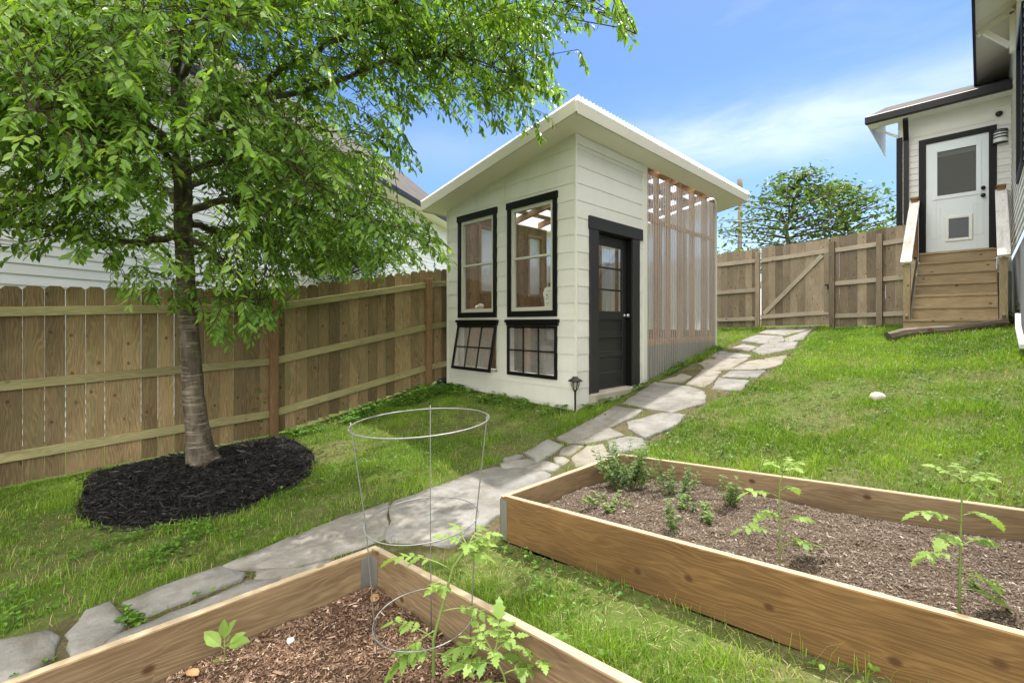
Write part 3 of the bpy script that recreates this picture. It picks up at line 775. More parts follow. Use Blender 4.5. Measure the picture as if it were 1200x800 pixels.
def compound_leaf(t, p, d, L, droop=.5, size=.05, tone=.6):
    """tomato leaf: arching rachis with toothed leaflets, a part of its plant"""
    mb = MB()
    d = Vector(d).normalized(); pts = [Vector(p)]; cur = d.copy(); n = 7
    for i in range(n):
        cur = (cur + Vector((0, 0, -droop * .16)) + rvec(.04)).normalized(); pts.append(pts[-1] + cur * L / n)
    mb.tube(pts, [.0026 - .0018 * i / n for i in range(n + 1)], 6)
    for i in (3, 4, 5, 6):
        q = pts[i]; ax = (pts[i+1 if i < n else n] - pts[i-1]).normalized()
        side = ax.cross(Vector((0, 0, 1)))
        side = side.normalized() if side.length > .01 else Vector((1, 0, 0))
        for sg in (-1, 1):
            dd = (ax * .45 + side * sg + Vector((0, 0, .1)) + rvec(.12)).normalized()
            s_ = size * (.65 + .35 * random.random()) * (1.0 if i in (4, 6) else .6)
            add_leaf(mb, q, dd + Vector((0, 0, -.25)), Vector((0, 0, 1)) + rvec(.25), s_, s_ * .9, tone + random.gauss(0, .18), TOM, TOM_F)
    add_leaf(mb, pts[-1], cur + Vector((0, 0, -.3)), Vector((0, 0, 1)) + rvec(.2), size * 1.25, size * 1.15, tone + random.gauss(0, .12), TOM, TOM_F)
    mb.build('leaf', [M['veg_stem'], M['veg_leaf']], t)
fw3 = Vector((FW[0], FW[1], 0)); rt3 = Vector((RT[0], RT[1], 0)); up3 = Vector((0, 0, 1))
def tomato(label, stem_px, bedno, leaves, tone=.65, size=.05, sw=.006, group='young tomato plants'):
    base, D = SH(bedno, *stem_px[0])
    t = thing('tomato_plant', base, label, 'tomato plant', group)
    pts = [base - Vector((0, 0, .02))] + [P(u, v, D) for u, v in stem_px]
    pts[1] = base
    mb = MB(); n = len(pts)
    mb.tube(pts, [sw * (1 - .55 * i / (n - 1)) for i in range(n)], 8)
    mb.build('stem', M['veg_stem'], t)
    for (u, v, ex, ey, L, depth) in leaves:    # attach point in the picture, direction right / up, depth towards or away
        p = P(u, v, D); d = rt3 * ex + up3 * ey + fw3 * depth
        compound_leaf(t, p, d, L, .7, size, tone)
    top = pts[-1]
    for k in range(5):
        a = k * 2.4; compound_leaf(t, top, rt3 * math.cos(a) * .7 + fw3 * math.sin(a) * .7 + up3 * .7, size * 1.5, .5, size * .62, tone + .15)
    return t
tomato('young tomato plant with thick leaning stem inside the wire cage', [(508, 793), (508, 748), (517, 715), (531, 664), (548, 640)], 1,
       [(508, 748, -1, .75, .16, .05), (518, 716, 1, .12, .16, .1), (530, 668, -1, .75, .22, .1), (510, 738, -.8, -.2, .14, -.3), (508, 760, -.6, .25, .12, -.3), (509, 765, .45, .25, .10, -.3), (540, 650, .9, .3, .08, .2), (544, 645, .6, .8, .06, -.2), (525, 690, -.3, .7, .05, -.4), (508, 772, -.5, .6, .09, -.2)], .85, .062, .0075)
tomato('low spreading tomato plant at the foot of the cage by the bed edge', [(596, 816), (590, 790), (578, 765)], 1,
       [(590, 790, .8, .5, .10, 0), (578, 765, -.9, .5, .13, .1), (585, 780, -.6, .5, .12, -.2), (580, 768, .1, .9, .10, .2), (592, 800, -.7, .2, .10, 0)], .78, .060, .005)
tomato('short upright tomato seedling touching the inner board of the dark soil bed', [(622, 812), (626, 795), (634, 775)], 1,
       [(630, 784, .9, .4, .07, 0), (628, 790, -.6, .7, .07, .1), (634, 775, .3, .9, .07, -.1)], .8, .055, .004)
tomato('young tomato plant at the middle of the dry bed, one leaf hanging low', [(914, 660), (914, 625), (913, 590), (914, 566), (918, 553)], 2,
       [(914, 628, -1, .55, .17, .05), (914, 612, .9, .5, .15, .1), (913, 583, -.9, .75, .15, 0), (915, 640, .8, .55, .13, -.15), (914, 622, .55, -.05, .12, -.3), (914, 575, .8, .4, .10, .3), (913, 605, -.6, .5, .10, -.2)], .92, .062, .005)
tomato('tallest young tomato plant in the dry bed, nearest the right edge', [(1124, 716), (1125, 670), (1126, 620), (1127, 585), (1128, 566)], 2,
       [(1125, 655, -.9, .65, .13, 0), (1126, 640, .9, .5, .13, .1), (1126, 612, -.9, .7, .14, .05), (1127, 604, .95, .35, .13, .15), (1125, 665, .7, -.15, .11, -.2), (1125, 690, .9, .25, .12, -.2), (1126, 630, -.55, .3, .12, -.3), (1127, 585, .5, .8, .09, -.1)], .95, .058, .005)

def seedling(label, base_uv, bedno, leaves, tone=.75, name='pepper_seedling', cat='seedling'):
    base, D = SH(bedno, *base_uv)
    t = thing(name, base, label, cat, 'small seedlings')
    mb = MB(); ls = LeafSet(); top = base + Vector((0, 0, leaves[0][0]))
    mb.tube([base - Vector((0, 0, .01)), base.lerp(top, .5) + rvec(.002), top], [.0028, .0024, .0015], 6)
    for (h, ex, ey, dz, L) in leaves[1:]:
        p = base + Vector((0, 0, h)); d = (rt3 * ex + up3 * ey + fw3 * dz).normalized()
        q = p + d * .018; mb.tube([p, q], .0011, 5)
        ls.add(q, d, up3 - fw3 * .4 + rvec(.12), L, L * .95, tone + random.gauss(0, .12))
    mb.build('stem', M['veg_stem'], t); ls.build('leaves', OVAL, OVAL_F, M['veg_leaf'], t)
seedling('pepper seedling with broad bright leaves beside the path side board', (263, 776), 1, [(.085,), (.05, -1, .9, 0, .085), (.06, 1, .35, -.1, .085), (.085, .5, 1, 0, .07), (.075, -.1, 1, .1, .065), (.06, .7, .45, .3, .06), (.02, .2, -.5, -.6, .06), (.015, -.3, .3, -.6, .03), (.07, .5, .7, -.2, .03)])
seedling('tiny seedling with narrow leaves in the inner bed corner', (411, 694), 1, [(.03,), (.025, -.9, .7, 0, .042), (.025, .8, .5, 0, .035), (.02, 1, .1, -.1, .038), (.02, -.7, -.1, -.5, .03), (.03, .3, .9, .2, .025)], .85)

def bushy(name, label, cat, pts_uv, bedno, nst, h, spread, leafL, tone, mat, group=None, lean=None, dens=10):
    base, D = SH(bedno, *pts_uv) if bedno else (G(*pts_uv), 0)
    t = thing(name, base, label, cat, group)
    mb = MB(); ls = LeafSet()
    for k in range(nst):
        a = random.random() * 6.28; r = spread * math.sqrt(random.random()); H = h * random.uniform(.55, 1.1)
        b0 = base + Vector((math.cos(a) * r * .6, math.sin(a) * r * .6, -.01))
        tp = base + Vector((math.cos(a) * r * 1.3, math.sin(a) * r * 1.3, H))
        if lean: tp += Vector(lean) * random.random()
        mid = b0.lerp(tp, .5) + rvec(.012)
        mb.tube([b0, mid, tp], [.0022, .0018, .001], 5)
        for j in range(dens):
            f = .25 + .75 * j / dens; p = (b0.lerp(mid, f * 2) if f < .5 else mid.lerp(tp, f * 2 - 1))
            for sg in (0, 1):
                an = j * 1.57 + sg * 3.14 + random.gauss(0, .3); d = Vector((math.cos(an), math.sin(an), .15 + random.gauss(0, .25)))
                L = leafL * random.uniform(.6, 1.15) * (1.1 - .45 * f)
                ls.add(p, d, up3 + rvec(.35), L, L * .85, tone + random.gauss(0, .22) + .15 * f)
    mb.build('stems', M['veg_stem'], t); ls.build('leaves', OVAL, OVAL_F, mat, t)
    return t
bushy('mint_plant', 'bushy mint clump in the far path corner of the dry bed', 'herb', (731, 570), 2, 40, .33, .19, .050, .55, M['mint_leaf'])
bushy('mint_plant', 'leggy mint stems along the far board, right of the bushy clump', 'herb', (790, 580), 2, 16, .23, .13, .042, .55, M['mint_leaf'])
bushy('herb_seedling', 'short green herb below the far board between mint and tomato', 'herb', (854, 592), 2, 7, .19, .06, .046, .75, M['mint_leaf'])
bushy('herb_seedling', 'thin upright herb in the dry soil nearest the front board', 'herb', (790, 624), 2, 4, .20, .035, .042, .75, M['mint_leaf'])
bushy('herb_seedling', 'yellowish low herb just right of the thin upright one', 'herb', (829, 612), 2, 5, .11, .045, .042, 1.0, M['mint_leaf'])
bushy('herb_seedling', 'faint small sprout behind the thin upright herb', 'herb', (806, 597), 2, 6, .10, .07, .036, .8, M['mint_leaf'])
bushy('herb_seedling', 'pale creeping sprouts in front of the bushy mint', 'herb', (712, 592), 2, 14, .06, .14, .034, .95, M['mint_leaf'])
bushy('withered_seedling', 'pale wilted sprout at the foot of the tallest tomato', 'seedling', (1160, 697), 2, 3, .07, .05, .030, 1.0, M['mint_leaf'])

def blob(mb, c, r, n=10, seed=0, flat=.7):
    rnd = random.Random(seed); vs = []; fs = []
    for i in range(n + 1):
        th_ = math.pi * i / n
        for k in range(2 * n):
            a = math.pi * k / n; q = r * (1 + .12 * math.sin(3 * a + seed) * math.sin(th_) + rnd.uniform(-.04, .04))
            vs.append(Vector(c) + Vector((q * math.sin(th_) * math.cos(a), q * math.sin(th_) * math.sin(a), q * flat * math.cos(th_))))
    m = 2 * n
    fs = [(i*m+k, (i+1)*m+k, (i+1)*m+(k+1) % m, i*m+(k+1) % m) for i in range(n) for k in range(m)]
    mb.faces(vs, fs, smooth=True)
p, _d = SH(1, 340, 753); mb = MB(); blob(mb, p + Vector((0, 0, .008)), .014, 8, 2, .8); tag(mb.build('pebble', M['pebble'], org=p), 'single white pebble lying on the dark soil', 'pebble')
p = G(1028, 471); mb = MB(); blob(mb, p + Vector((0, 0, .05)), .062, 10, 5, .75); tag(mb.build('stone', M['pebble'], org=p), 'round white stone lying alone on the sunny lawn', 'stone')
for (u, v, lab, an) in ((435, 708, 'curled brown dead leaf by the back ring of the wire cage', .5), (232, 795, 'orange brown dead leaf against the near board of the dark bed', 2.0)):
    p, _d = SH(1, u, v); ls = LeafSet(); ls.add(p + Vector((0, 0, .012)), Vector((math.cos(an), math.sin(an), .15)), Vector((.2, -.3, 1)), .06, .07, .5)
    o = ls.build('dead_leaf', OVAL, OVAL_F, M['dead_leaf'], None); tag(o, lab, 'dead leaf')

# ================================================================== SHED
SX0, SY0, SX1, SY1 = 4.39, 3.40, 8.525, 5.963
zs = lambda y: ZC + 2.33 - .1844 * (y - 3.11)          # underside of the roof edge
RX0, RX1, RY0, RY1 = 4.045, 9.37, 3.11, 6.17
shed = thing('garden_shed', (SX0, SY0, ZC - 1.05), 'white lap sided garden shed with lean-to roof, black framed windows and corrugated side', 'shed')
zb = ZC - 1.25
DX0, DX1, DZ0, DZ1 = SX0 + .442, SX0 + 1.253, ZC - .872, ZC + 1.165     # door opening
PX0 = SX0 + 1.66                                                       # corrugated part begins
W_R = (SY0 + .278, SY0 + 1.169); W_L = (SY0 + 1.391, SY0 + 2.277); WZ0, WZ1 = ZC + .09, ZC + 1.63
LZ0, LZ1 = ZC - .69, ZC - .005
OFF = zb - .0
mb = MB()
ops = [(W_R[0] - SY0, W_R[1] - SY0, WZ0, WZ1), (W_L[0] - SY0, W_L[1] - SY0, WZ0, WZ1), (W_R[0] - SY0, W_R[1] - SY0, LZ0, LZ1), (W_L[0] - SY0, W_L[1] - SY0, LZ0, LZ1)]
cladding(mb, (SX0, SY0), (0, 1), (-1, 0), 0, SY1 - SY0, zb + .05, -.1844, zs(SY0), .207, .0065, ops)
# inner face of the front wall
for yy0, yy1, za, zc_ in ((SY0, W_R[0], zb, zs(SY0) - .02), (W_R[1], W_L[0], zb, zs(W_R[1]) - .03), (W_L[1], SY1, zb, zs(SY1) - .02), (W_R[0], W_R[1], zb, LZ0), (W_L[0], W_L[1], zb, LZ0), (W_R[0], W_R[1], LZ1, WZ0), (W_L[0], W_L[1], LZ1, WZ0), (W_R[0], W_R[1], WZ1, zs(W_R[1]) - .02), (W_L[0], W_L[1], WZ1, zs(W_L[1]) - .02)):
    mb.box(SX0 + .003, SX0 + .10, yy0 + .001, yy1 - .001, za, zc_, 2, mi=1)
mb.build('front_wall', [M['shed_paint'], M['inner_board']], shed)
mb = MB()
cladding(mb, (SX0, SY0), (1, 0), (0, -1), 0, 1.64, zb + .05, 0, zs(SY0) - .09, .207, .0065, [(DX0 - SX0 - .1, DX1 - SX0 + .1, zb - 1, DZ1 + .08)])
mb.box(SX0 + .1, DX0 - .02, SY0 + .003, SY0 + .09, zb, zs(SY0) - .05, 2, mi=1); mb.box(DX1 + .02, PX0, SY0 + .003, SY0 + .09, zb, zs(SY0) - .05, 2, mi=1)
mb.box(DX0 - .02, DX1 + .02, SY0 + .003, SY0 + .09, DZ1 + .02, zs(SY0) - .05, 0, mi=1)
mb.build('door_wall', [M['shed_paint'], M['inner_board']], shed)
mb = MB()
mb.box(SX0 - .014, SX0 + .0, SY0 - .018, SY0 + .014, zb, zs(SY0) - .004, 2, .6); mb.box(SX0 + .0005, SX0 + .018, SY0 - .018, SY0 - .003, zb, zs(SY0) - .004, 2, .6)
mb.box(SX0 + 1.555, SX0 + 1.66, SY0 - .022, SY0 + .0, zb, zs(SY0) - .002, 2, .7)
mb.box(SX0 + .019, SX0 + 1.554, SY0 - .02, SY0 - .001, zs(SY0) - .115, zs(SY0) - .004, 0, .6)
mb.box(SX0 - .010, SX0 + .001, SY0 + 1.24, SY0 + 1.275, WZ1 + .02, zs(SY0 + 1.3) - .01, 2, .5)
mb.box(SX0 - .014, SX0 + .0, SY1 - .02, SY1 + .01, zb, zs(SY1) - .004, 2, .6)
mb.build('corner_trim', M['shed_trim'], shed, .002)
# back (fence side) wall with two frosted windows, far end wall
mb = MB()
wins = [(5.0, 5.34), (6.18, 6.50)]
y0, y1 = SY1 - .10, SY1
RPX = 6.62
edges = [SX0 + .1] + [e for w in wins for e in w] + [RPX]
for k in range(0, len(edges), 2):
    x = edges[k]
    while x < edges[k+1] - .01:
        xe = min(x + .14, edges[k+1]); mb.box(x, xe - .003, y0, y1 - .02, zb, zs(SY1) - .01, 2); x = xe
for (a, b) in wins:
    mb.box(a + .001, b - .001, y0, y1 - .02, zb, ZC + .55, 2); mb.box(a + .001, b - .001, y0, y1 - .02, ZC + 1.60, zs(SY1) - .01, 2)
mb.box(RPX + .001, SX1, y0, y1 - .02, zb, ZC - .32, 0, .5)
cladding(mb, (SX0, SY1), (1, 0), (0, 1), 0, RPX - SX0, zb, 0, zs(SY1) - .01, .207, .009, [(a - SX0, b - SX0, ZC + .55, ZC + 1.60) for a, b in wins], 1)
mb.build('rear_wall', [M['inner_board'], M['shed_paint']], shed)
for (a, b) in wins:
    f = MB()
    for q in ((a - .05, a, ZC + .50, ZC + 1.65), (b, b + .05, ZC + .50, ZC + 1.65), (a, b, ZC + .50, ZC + .55), (a, b, ZC + 1.60, ZC + 1.65)):
        f.box(q[0] + .001, q[1] - .001, y0 - .02, y0 - .002, q[2], q[3])
    fo = f.build('rear_window', M['stud'], shed)
    g = MB(); g.box(a, b, y0 + .03, y0 + .036, ZC + .55, ZC + 1.60); g.build('pane', M['frosted'], fo)
for k_, x in enumerate((RPX + .03, 7.25, 7.87, SX1 - .03)):
    st_ = MB(); st_.box(x - .02, x + .02, y0 + .001, y1 - .021, ZC - .319, zs(SY1) - .01, 2); st_.build('stud', M['stud'], shed)
# far end: pale corrugated sheet on studs over a low boarded base
mb = MB(); mb.box(SX1 - .06, SX1 - .02, SY0 + .1, SY1 - .1, zb + .4, ZC - .12, 1, .5); mb.build('end_base', M['inner_board'], shed)
for y in (SY0 + .55, SY0 + 1.05, SY0 + 1.55, SY0 + 2.05):
    st_ = MB(); st_.box(SX1 - .10, SX1 - .02, y - .02, y + .02, ZC - .119, zs(y) - .012, 2); st_.build('stud', M['stud'], shed)
# door casing, door
mb = MB()
mb.box(DX0 - .178, DX0, SY0 - .030, SY0 - .002, ZC - 1.02, DZ1 + .012, 2, .5)
mb.box(DX1, DX1 + .185, SY0 - .030, SY0 - .002, ZC - .93, DZ1 + .012, 2, .5)
mb.box(DX0 - .195, DX1 + .26, SY0 - .038, SY0 - .002, DZ1 + .013, DZ1 + .17, 0, .5)
mb.build('door_casing', M['casing_paint'], shed, .003)
mb = MB()
mb.box(DX0 - .015, DX0, SY0 + .0, SY0 + .11, DZ0, DZ1, 2, .5); mb.box(DX1, DX1 + .015, SY0 + .0, SY0 + .11, DZ0, DZ1, 2, .5); mb.box(DX0, DX1, SY0, SY0 + .11, DZ1, DZ1 + .012, 0, .5)
mb.build('door_frame', M['black_trim'], shed)
door = MB(); dy0, dy1 = SY0 + .075, SY0 + .115
zg0 = ZC + .165; zg1 = ZC + 1.03           # glazed part
st = .10
door.box(DX0 + .004, DX0 + st, dy0, dy1, DZ0 + .01, DZ1 - .004, 2, .5); door.box(DX1 - st, DX1 - .004, dy0, dy1, DZ0 + .01, DZ1 - .004, 2, .5)
rails = [DZ0 + .01, DZ0 + .20, DZ0 + .42, DZ0 + .46 + .02, DZ0 + .69, DZ0 + .755, zg0 - .10, zg0]
a, b = DX0 + st + .0005, DX1 - st - .0005
for (za, zc_) in ((DZ0 + .01, DZ0 + .215), (DZ0 + .425, DZ0 + .495), (DZ0 + .68, DZ0 + .75), (zg0 - .12, zg0), (zg1, DZ1 - .004)):
    door.box(a, b, dy0 + .0007, dy1 - .0007, za, zc_, 0, .5)
door.box(a, b, dy0 + .018, dy1 - .008, DZ0 + .215, zg0 - .1, 2, .4)
for zm in (zg0 + .285, zg0 + .575): door.box(a, b, dy0 + .002, dy1 - .002, zm - .011, zm + .011, 0, .5)
for zl in (DZ0 + .215, DZ0 + .495, DZ0 + .75):      # sloping ledge at the foot of each sunk panel
    door.faces([(a, dy0 + .001, zl + .0005), (b, dy0 + .001, zl + .0005), (b, dy0 + .019, zl + .014), (a, dy0 + .019, zl + .014)], [(0, 1, 2, 3)], .9)
do = door.build('door', M['door_paint'], shed, .004)
g = MB(); g.box(a, b, dy0 + .018, dy0 + .022, zg0, zg1); g.build('pane', M['glass'], do)
h = MB(); h.lathe((0, 0, 0), [(.0, .0), (.024, .0), (.024, .006), (.010, .010), (.010, .035), (.026, .045), (.028, .06), (.018, .072), (0, .074)], 16)
Rk = Matrix(((1, 0, 0), (0, 0, -1), (0, 1, 0)))
h.v = [Rk @ p + Vector((DX1 - .05, dy0, DZ0 + .98)) for p in h.v]; h.build('knob', M['galv'], do)
mb = MB(); mb.box(DX0 - .18, DX1 + .19, SY0 - .10, SY0 + .2, ZC - 1.2, DZ0 + .002, 0, .5); o = mb.build('threshold', M['concrete'], shed, .01)
# front windows
def sash_window(y0, y1, cap):
    w = MB(); cw = .068
    w.box(SX0 - .024, SX0 + .01, y0, y0 + cw, WZ0, WZ1 - .07, 2, .5); w.box(SX0 - .024, SX0 + .01, y1 - cw, y1, WZ0, WZ1 - .07, 2, .5)
    w.box(SX0 - .034, SX0 + .01, y0 - cap, y1 + .012, WZ1 - .07, WZ1 + .02, 1, .5)
    w.box(SX0 - .026, SX0 + .01, y0 + cw, y1 - cw, WZ0, WZ0 + .075, 1, .5)
    wo = w.build('upper_window', M['black_trim'], shed, .003)
    s = MB(); a, b, za, zc_ = y0 + cw + .001, y1 - cw - .001, WZ0 + .076, WZ1 - .071
    for (p0, p1, q0, q1) in ((a, a + .045, za, zc_), (b - .045, b, za, zc_), (a + .045, b - .045, za, za + .05), (a + .045, b - .045, zc_ - .05, zc_)):
        s.box(SX0 - .006, SX0 + .05, p0, p1, q0, q1, None, .5)
    zm = ZC + .875; s.box(SX0 + .0, SX0 + .06, a + .045, b - .045, zm - .014, zm + .014, None, .5)
    s.build('sash', M['sash'], wo, .002)
    g = MB(); g.box(SX0 + .03, SX0 + .034, a + .045, b - .045, za + .05, zc_ - .05); g.build('pane', M['glass'], wo)
def grid_sash(y0, y1, swing):
    sill = MB(); sill.box(SX0 - .045, SX0 + .0, y0 - .035, y1 + .03, LZ1 + .016, LZ1 + .06, 1, .5); sill.box(SX0 - .03, SX0 + .0, y0 - .02, y1 + .015, LZ1 - .022, LZ1 + .0155, 1, .5)
    so = sill.build('window_sill', M['black_trim'], shed, .003)
    f = MB()
    for (p0, p1, q0, q1) in ((y0, y0 + .04, LZ0, LZ1), (y1 - .04, y1, LZ0, LZ1), (y0, y1, LZ0 - .0, LZ0 + .035)):
        f.box(SX0 + .012, SX0 + .08, p0, p1, q0, q1, None, .5)
    fo = f.build('window_frame', M['sash'], shed)
    s = MB(); th_ = .03; a, b, za, zc_ = y0, y1, LZ0 - .01, LZ1 - .025
    hinge = Vector((SX0 - .012, 0, zc_)); R = Matrix.Rotation(swing, 3, 'Y')
    def bx(mbb, p0, p1, q0, q1, t0=-th_/2, t1=th_/2):
        n0 = len(mbb.v); mbb.box(SX0 - .012 + t0, SX0 - .012 + t1, p0, p1, q0, q1, None, .5)
        for i in range(n0, len(mbb.v)):
            d = mbb.v[i] - hinge; dy = d.y; d.y = 0; d = R @ d; mbb.v[i] = Vector((hinge.x + d.x, dy, hinge.z + d.z))
    fr = .038
    bx(s, a, a + fr, za, zc_); bx(s, b - fr, b, za, zc_); bx(s, a + fr, b - fr, za, za + fr + .008); bx(s, a + fr, b - fr, zc_ - fr + .01, zc_)
    for k in (1, 2):
        ym = a + fr + (b - a - 2*fr) * k / 3; bx(s, ym - .009, ym + .009, za + fr, zc_ - fr + .01, -.011, .011)
    zm = (za + zc_) / 2 + .008; bx(s, a + fr, b - fr, zm - .009, zm + .009, -.0125, .0125)
    wo = s.build('lower_window', M['black_trim'], shed, .002)
    g = MB(); bx(g, a + fr, b - fr, za + fr, zc_ - fr, -.002, .002); g.build('pane', M['hazy_pane'], wo)
    return wo
sash_window(*W_R, .012); sash_window(*W_L, .012)
grid_sash(*W_R, 0.0)
tag(grid_sash(*W_L, math.radians(11)), 'lower window propped open at the bottom')
# corrugated wall panel
def corrugated(mb, P0, ax, up, nr, L, Hf0, Hf1, pitch=.074, amp=.016, per=10, mi=0):
    n = int(L / pitch * per); vs = []
    for i in range(n + 1):
        t = L * i / n; w = amp * math.sin(2 * math.pi * t / pitch)
        for h in (Hf0(t), Hf1(t)):
            vs.append(P0 + ax * t + up * h + nr * w)
    mb.faces(vs, [(2*i, 2*i+2, 2*i+3, 2*i+1) for i in range(n)], smooth=True)
mb = MB()
corrugated(mb, Vector((PX0 + .005, SY0 - .014, 0)), Vector((1, 0, 0)), Vector((0, 0, 1)), Vector((0, -1, 0)), SX1 - PX0 - .02,
           lambda t: T(PX0 + t, SY0) + .0, lambda t: zs(SY0) - .10)
mb.build('corrugated_panel', M['poly_wall'], shed)
mb = MB(); corrugated(mb, Vector((RPX, SY1 + .002, 0)), Vector((1, 0, 0)), Vector((0, 0, 1)), Vector((0, 1, 0)), SX1 - RPX, lambda t: zb + .3, lambda t: zs(SY1) - .01)
mb.build('rear_corrugated_panel', M['frosted'], shed)
mb = MB(); corrugated(mb, Vector((SX1 - .002, SY0 + .05, 0)), Vector((0, 1, 0)), Vector((0, 0, 1)), Vector((1, 0, 0)), SY1 - SY0 - .05, lambda t: zb + .4, lambda t: zs(SY0 + .05 + t) - .01)
mb.build('end_corrugated_panel', M['frosted'], shed)
for x in [PX0 + .03] + [SX0 + s_ for s_ in (2.03, 2.40, 2.80, 3.25, 3.76)] + [SX1 - .045]:
    mb = MB(); mb.box(x - .02, x + .02, SY0 + .0, SY0 + .088, zb, zs(SY0) - .02, 2); mb.build('stud', M['stud'], shed, .002)
mb = MB(); mb.box(PX0 + .0, SX1 - .0, SY0 + .0005, SY0 + .0875, ZC - .315, ZC - .235, 0, .8); mb.build('girt', M['stud'], shed)
mb = MB(); mb.box(PX0 + .0, SX1 - .0, SY0 + .002, SY0 + .03, ZC + 1.50, ZC + 1.56, 0, .8); mb.build('girt', M['stud'], shed)
mb = MB(); mb.box(PX0 + .02, SX1 - .02, SY0 - .0012, SY0 - .0004, zb, ZC - .318, 0, .4); mb.build('knee_wall', M['grey_panel'], shed)
mb = MB(); mb.box(SX1 - .002, SX1 + .012, SY0 - .03, SY0 + .05, zb + .4, zs(SY0) - .005, 2, .6); mb.build('corner_trim', M['shed_trim'], shed)
# roof
fh = .145
def zr(y, up=0.0): return zs(y) + up
sl = Vector((0, 1, -.1844)).normalized()
mb = MB()
for y, out in ((RY0, -1), (RY1, 1)):
    mb.box(RX0 + .0, RX1, y - .0 if out < 0 else y - .022, y + .022 if out < 0 else y, zs(y) - .01, zs(y) + fh - .006, 0, .6)
for x0_, x1_ in ((RX0 - .022, RX0 - .0005), (RX1 + .0005, RX1 + .022)):
    p = Vector(((x0_ + x1_) / 2, RY0, zs(RY0) + fh/2)); q = Vector(((x0_ + x1_) / 2, RY1, zs(RY1) + fh/2)); mb.beam(p, q, .0215, fh, (0, 0, 1), .6)
mb.build('fascia', M['fascia_paint'], shed, .003)
mb = MB()
def soff(x0, x1, y0, y1):
    mb.faces([(x0, y0, zs(y0)), (x1, y0, zs(y0)), (x1, y1, zs(y1)), (x0, y1, zs(y1)), (x0, y0, zs(y0) + .012), (x1, y0, zs(y0) + .012), (x1, y1, zs(y1) + .012), (x0, y1, zs(y1) + .012)],
             [(0, 1, 2, 3), (4, 7, 6, 5), (0, 4, 5, 1), (1, 5, 6, 2), (2, 6, 7, 3), (3, 7, 4, 0)])
soff(RX0, RX1, RY0 + .022, SY0 - .001); soff(RX0, SX0, SY0, RY1 - .022); soff(SX1, RX1, SY0, RY1 - .022); soff(SX0 + .001, SX1 - .001, SY1, RY1 - .022)
mb.build('soffit', M['soffit'], shed)
for x in np.arange(SX0 + .3, SX1, .61):
    mb = MB(); p = Vector((x, SY0 + .02, zs(SY0 + .02) + .06)); q = Vector((x, SY1 - .02, zs(SY1 - .02) + .06)); mb.beam(p, q, .04, .11); mb.build('rafter', M['stud'], shed)
for y in (SY0 + .18, SY0 + .52, SY0 + .88, SY0 + 1.24, SY0 + 1.60, SY0 + 1.96, SY0 + 2.32):
    mb = MB(); mb.box(SX0 + .05, SX1 - .05, y - .10, y + .10, zs(y) + .126, zs(y) + .140, 0, .6); mb.build('purlin', M['stud'], shed)
mb = MB()
Ls = (RY1 - RY0 + .06) / sl.y
corrugated(mb, Vector((RX0 - .03, RY0 - .035, zs(RY0 - .035) + fh + .014)), Vector((1, 0, 0)), sl, Vector((0, .18, 1)).normalized(), RX1 - RX0 + .06, lambda t: 0.0, lambda t: Ls, .070, .010)
rs = mb.build('roof_sheet', M['poly_roof'], shed)
# floor
mb = MB(); mb.box(SX0 + .1, SX1 - .06, SY0 + .09, SY1 - .1, ZC - 1.2, ZC - .86, 0, .5); mb.build('floor', M['interior_floor'], shed)
# interior furniture
bench = thing('potting_bench', (6.3, SY1 - .4, ZC - .86), 'brown wooden potting bench along the rear wall inside the shed', 'bench')
mb = MB(); mb.box(5.5, 7.9, SY1 - .68, SY1 - .12, ZC - .02, ZC + .02, 0, .7); mb.build('bench_top', M['stud'], bench)
for x in (5.55, 7.85):
    for y in (SY1 - .65, SY1 - .15):
        mb = MB(); mb.box(x - .04, x + .04, y - .04, y + .04, ZC - .86, ZC - .021, 2); mb.build('leg', M['stud'], bench)
for bx_, lab in ((6.55, 'leafy green plant in a dark pot on the bench, nearer the door'), (7.3, 'leafy green plant in a dark pot on the bench, nearer the far end')):
    pb = Vector((bx_, SY1 - .42, ZC + .021)); pp_ = thing('potted_plant', pb, lab, 'potted plant', 'potted plants on the bench')
    mb = MB(); mb.lathe(pb, [(0, 0), (.09, 0), (.125, .22), (.135, .22), (.135, .25), (.11, .25), (.10, .22), (0, .22)], 18); mb.build('pot', M['black_plastic'], pp_)
    ls = LeafSet(); mb = MB()
    for k in range(22):
        a = random.random() * 6.28; tp_ = pb + Vector((math.cos(a) * .2 * random.random(), math.sin(a) * .2 * random.random(), .35 + .4 * random.random())); mb.tube([pb + Vector((0, 0, .2)), tp_], [.003, .0015], 4)
        for j in range(8): ls.add(pb.lerp(tp_, .5 + .5 * j / 8) + Vector((0, 0, .05)), rvec(1), up3 + rvec(.3), .09, .09, random.gauss(.5, .2))
    mb.build('stems', M['veg_stem'], pp_); ls.build('leaves', OVAL, OVAL_F, M['mint_leaf'], pp_)
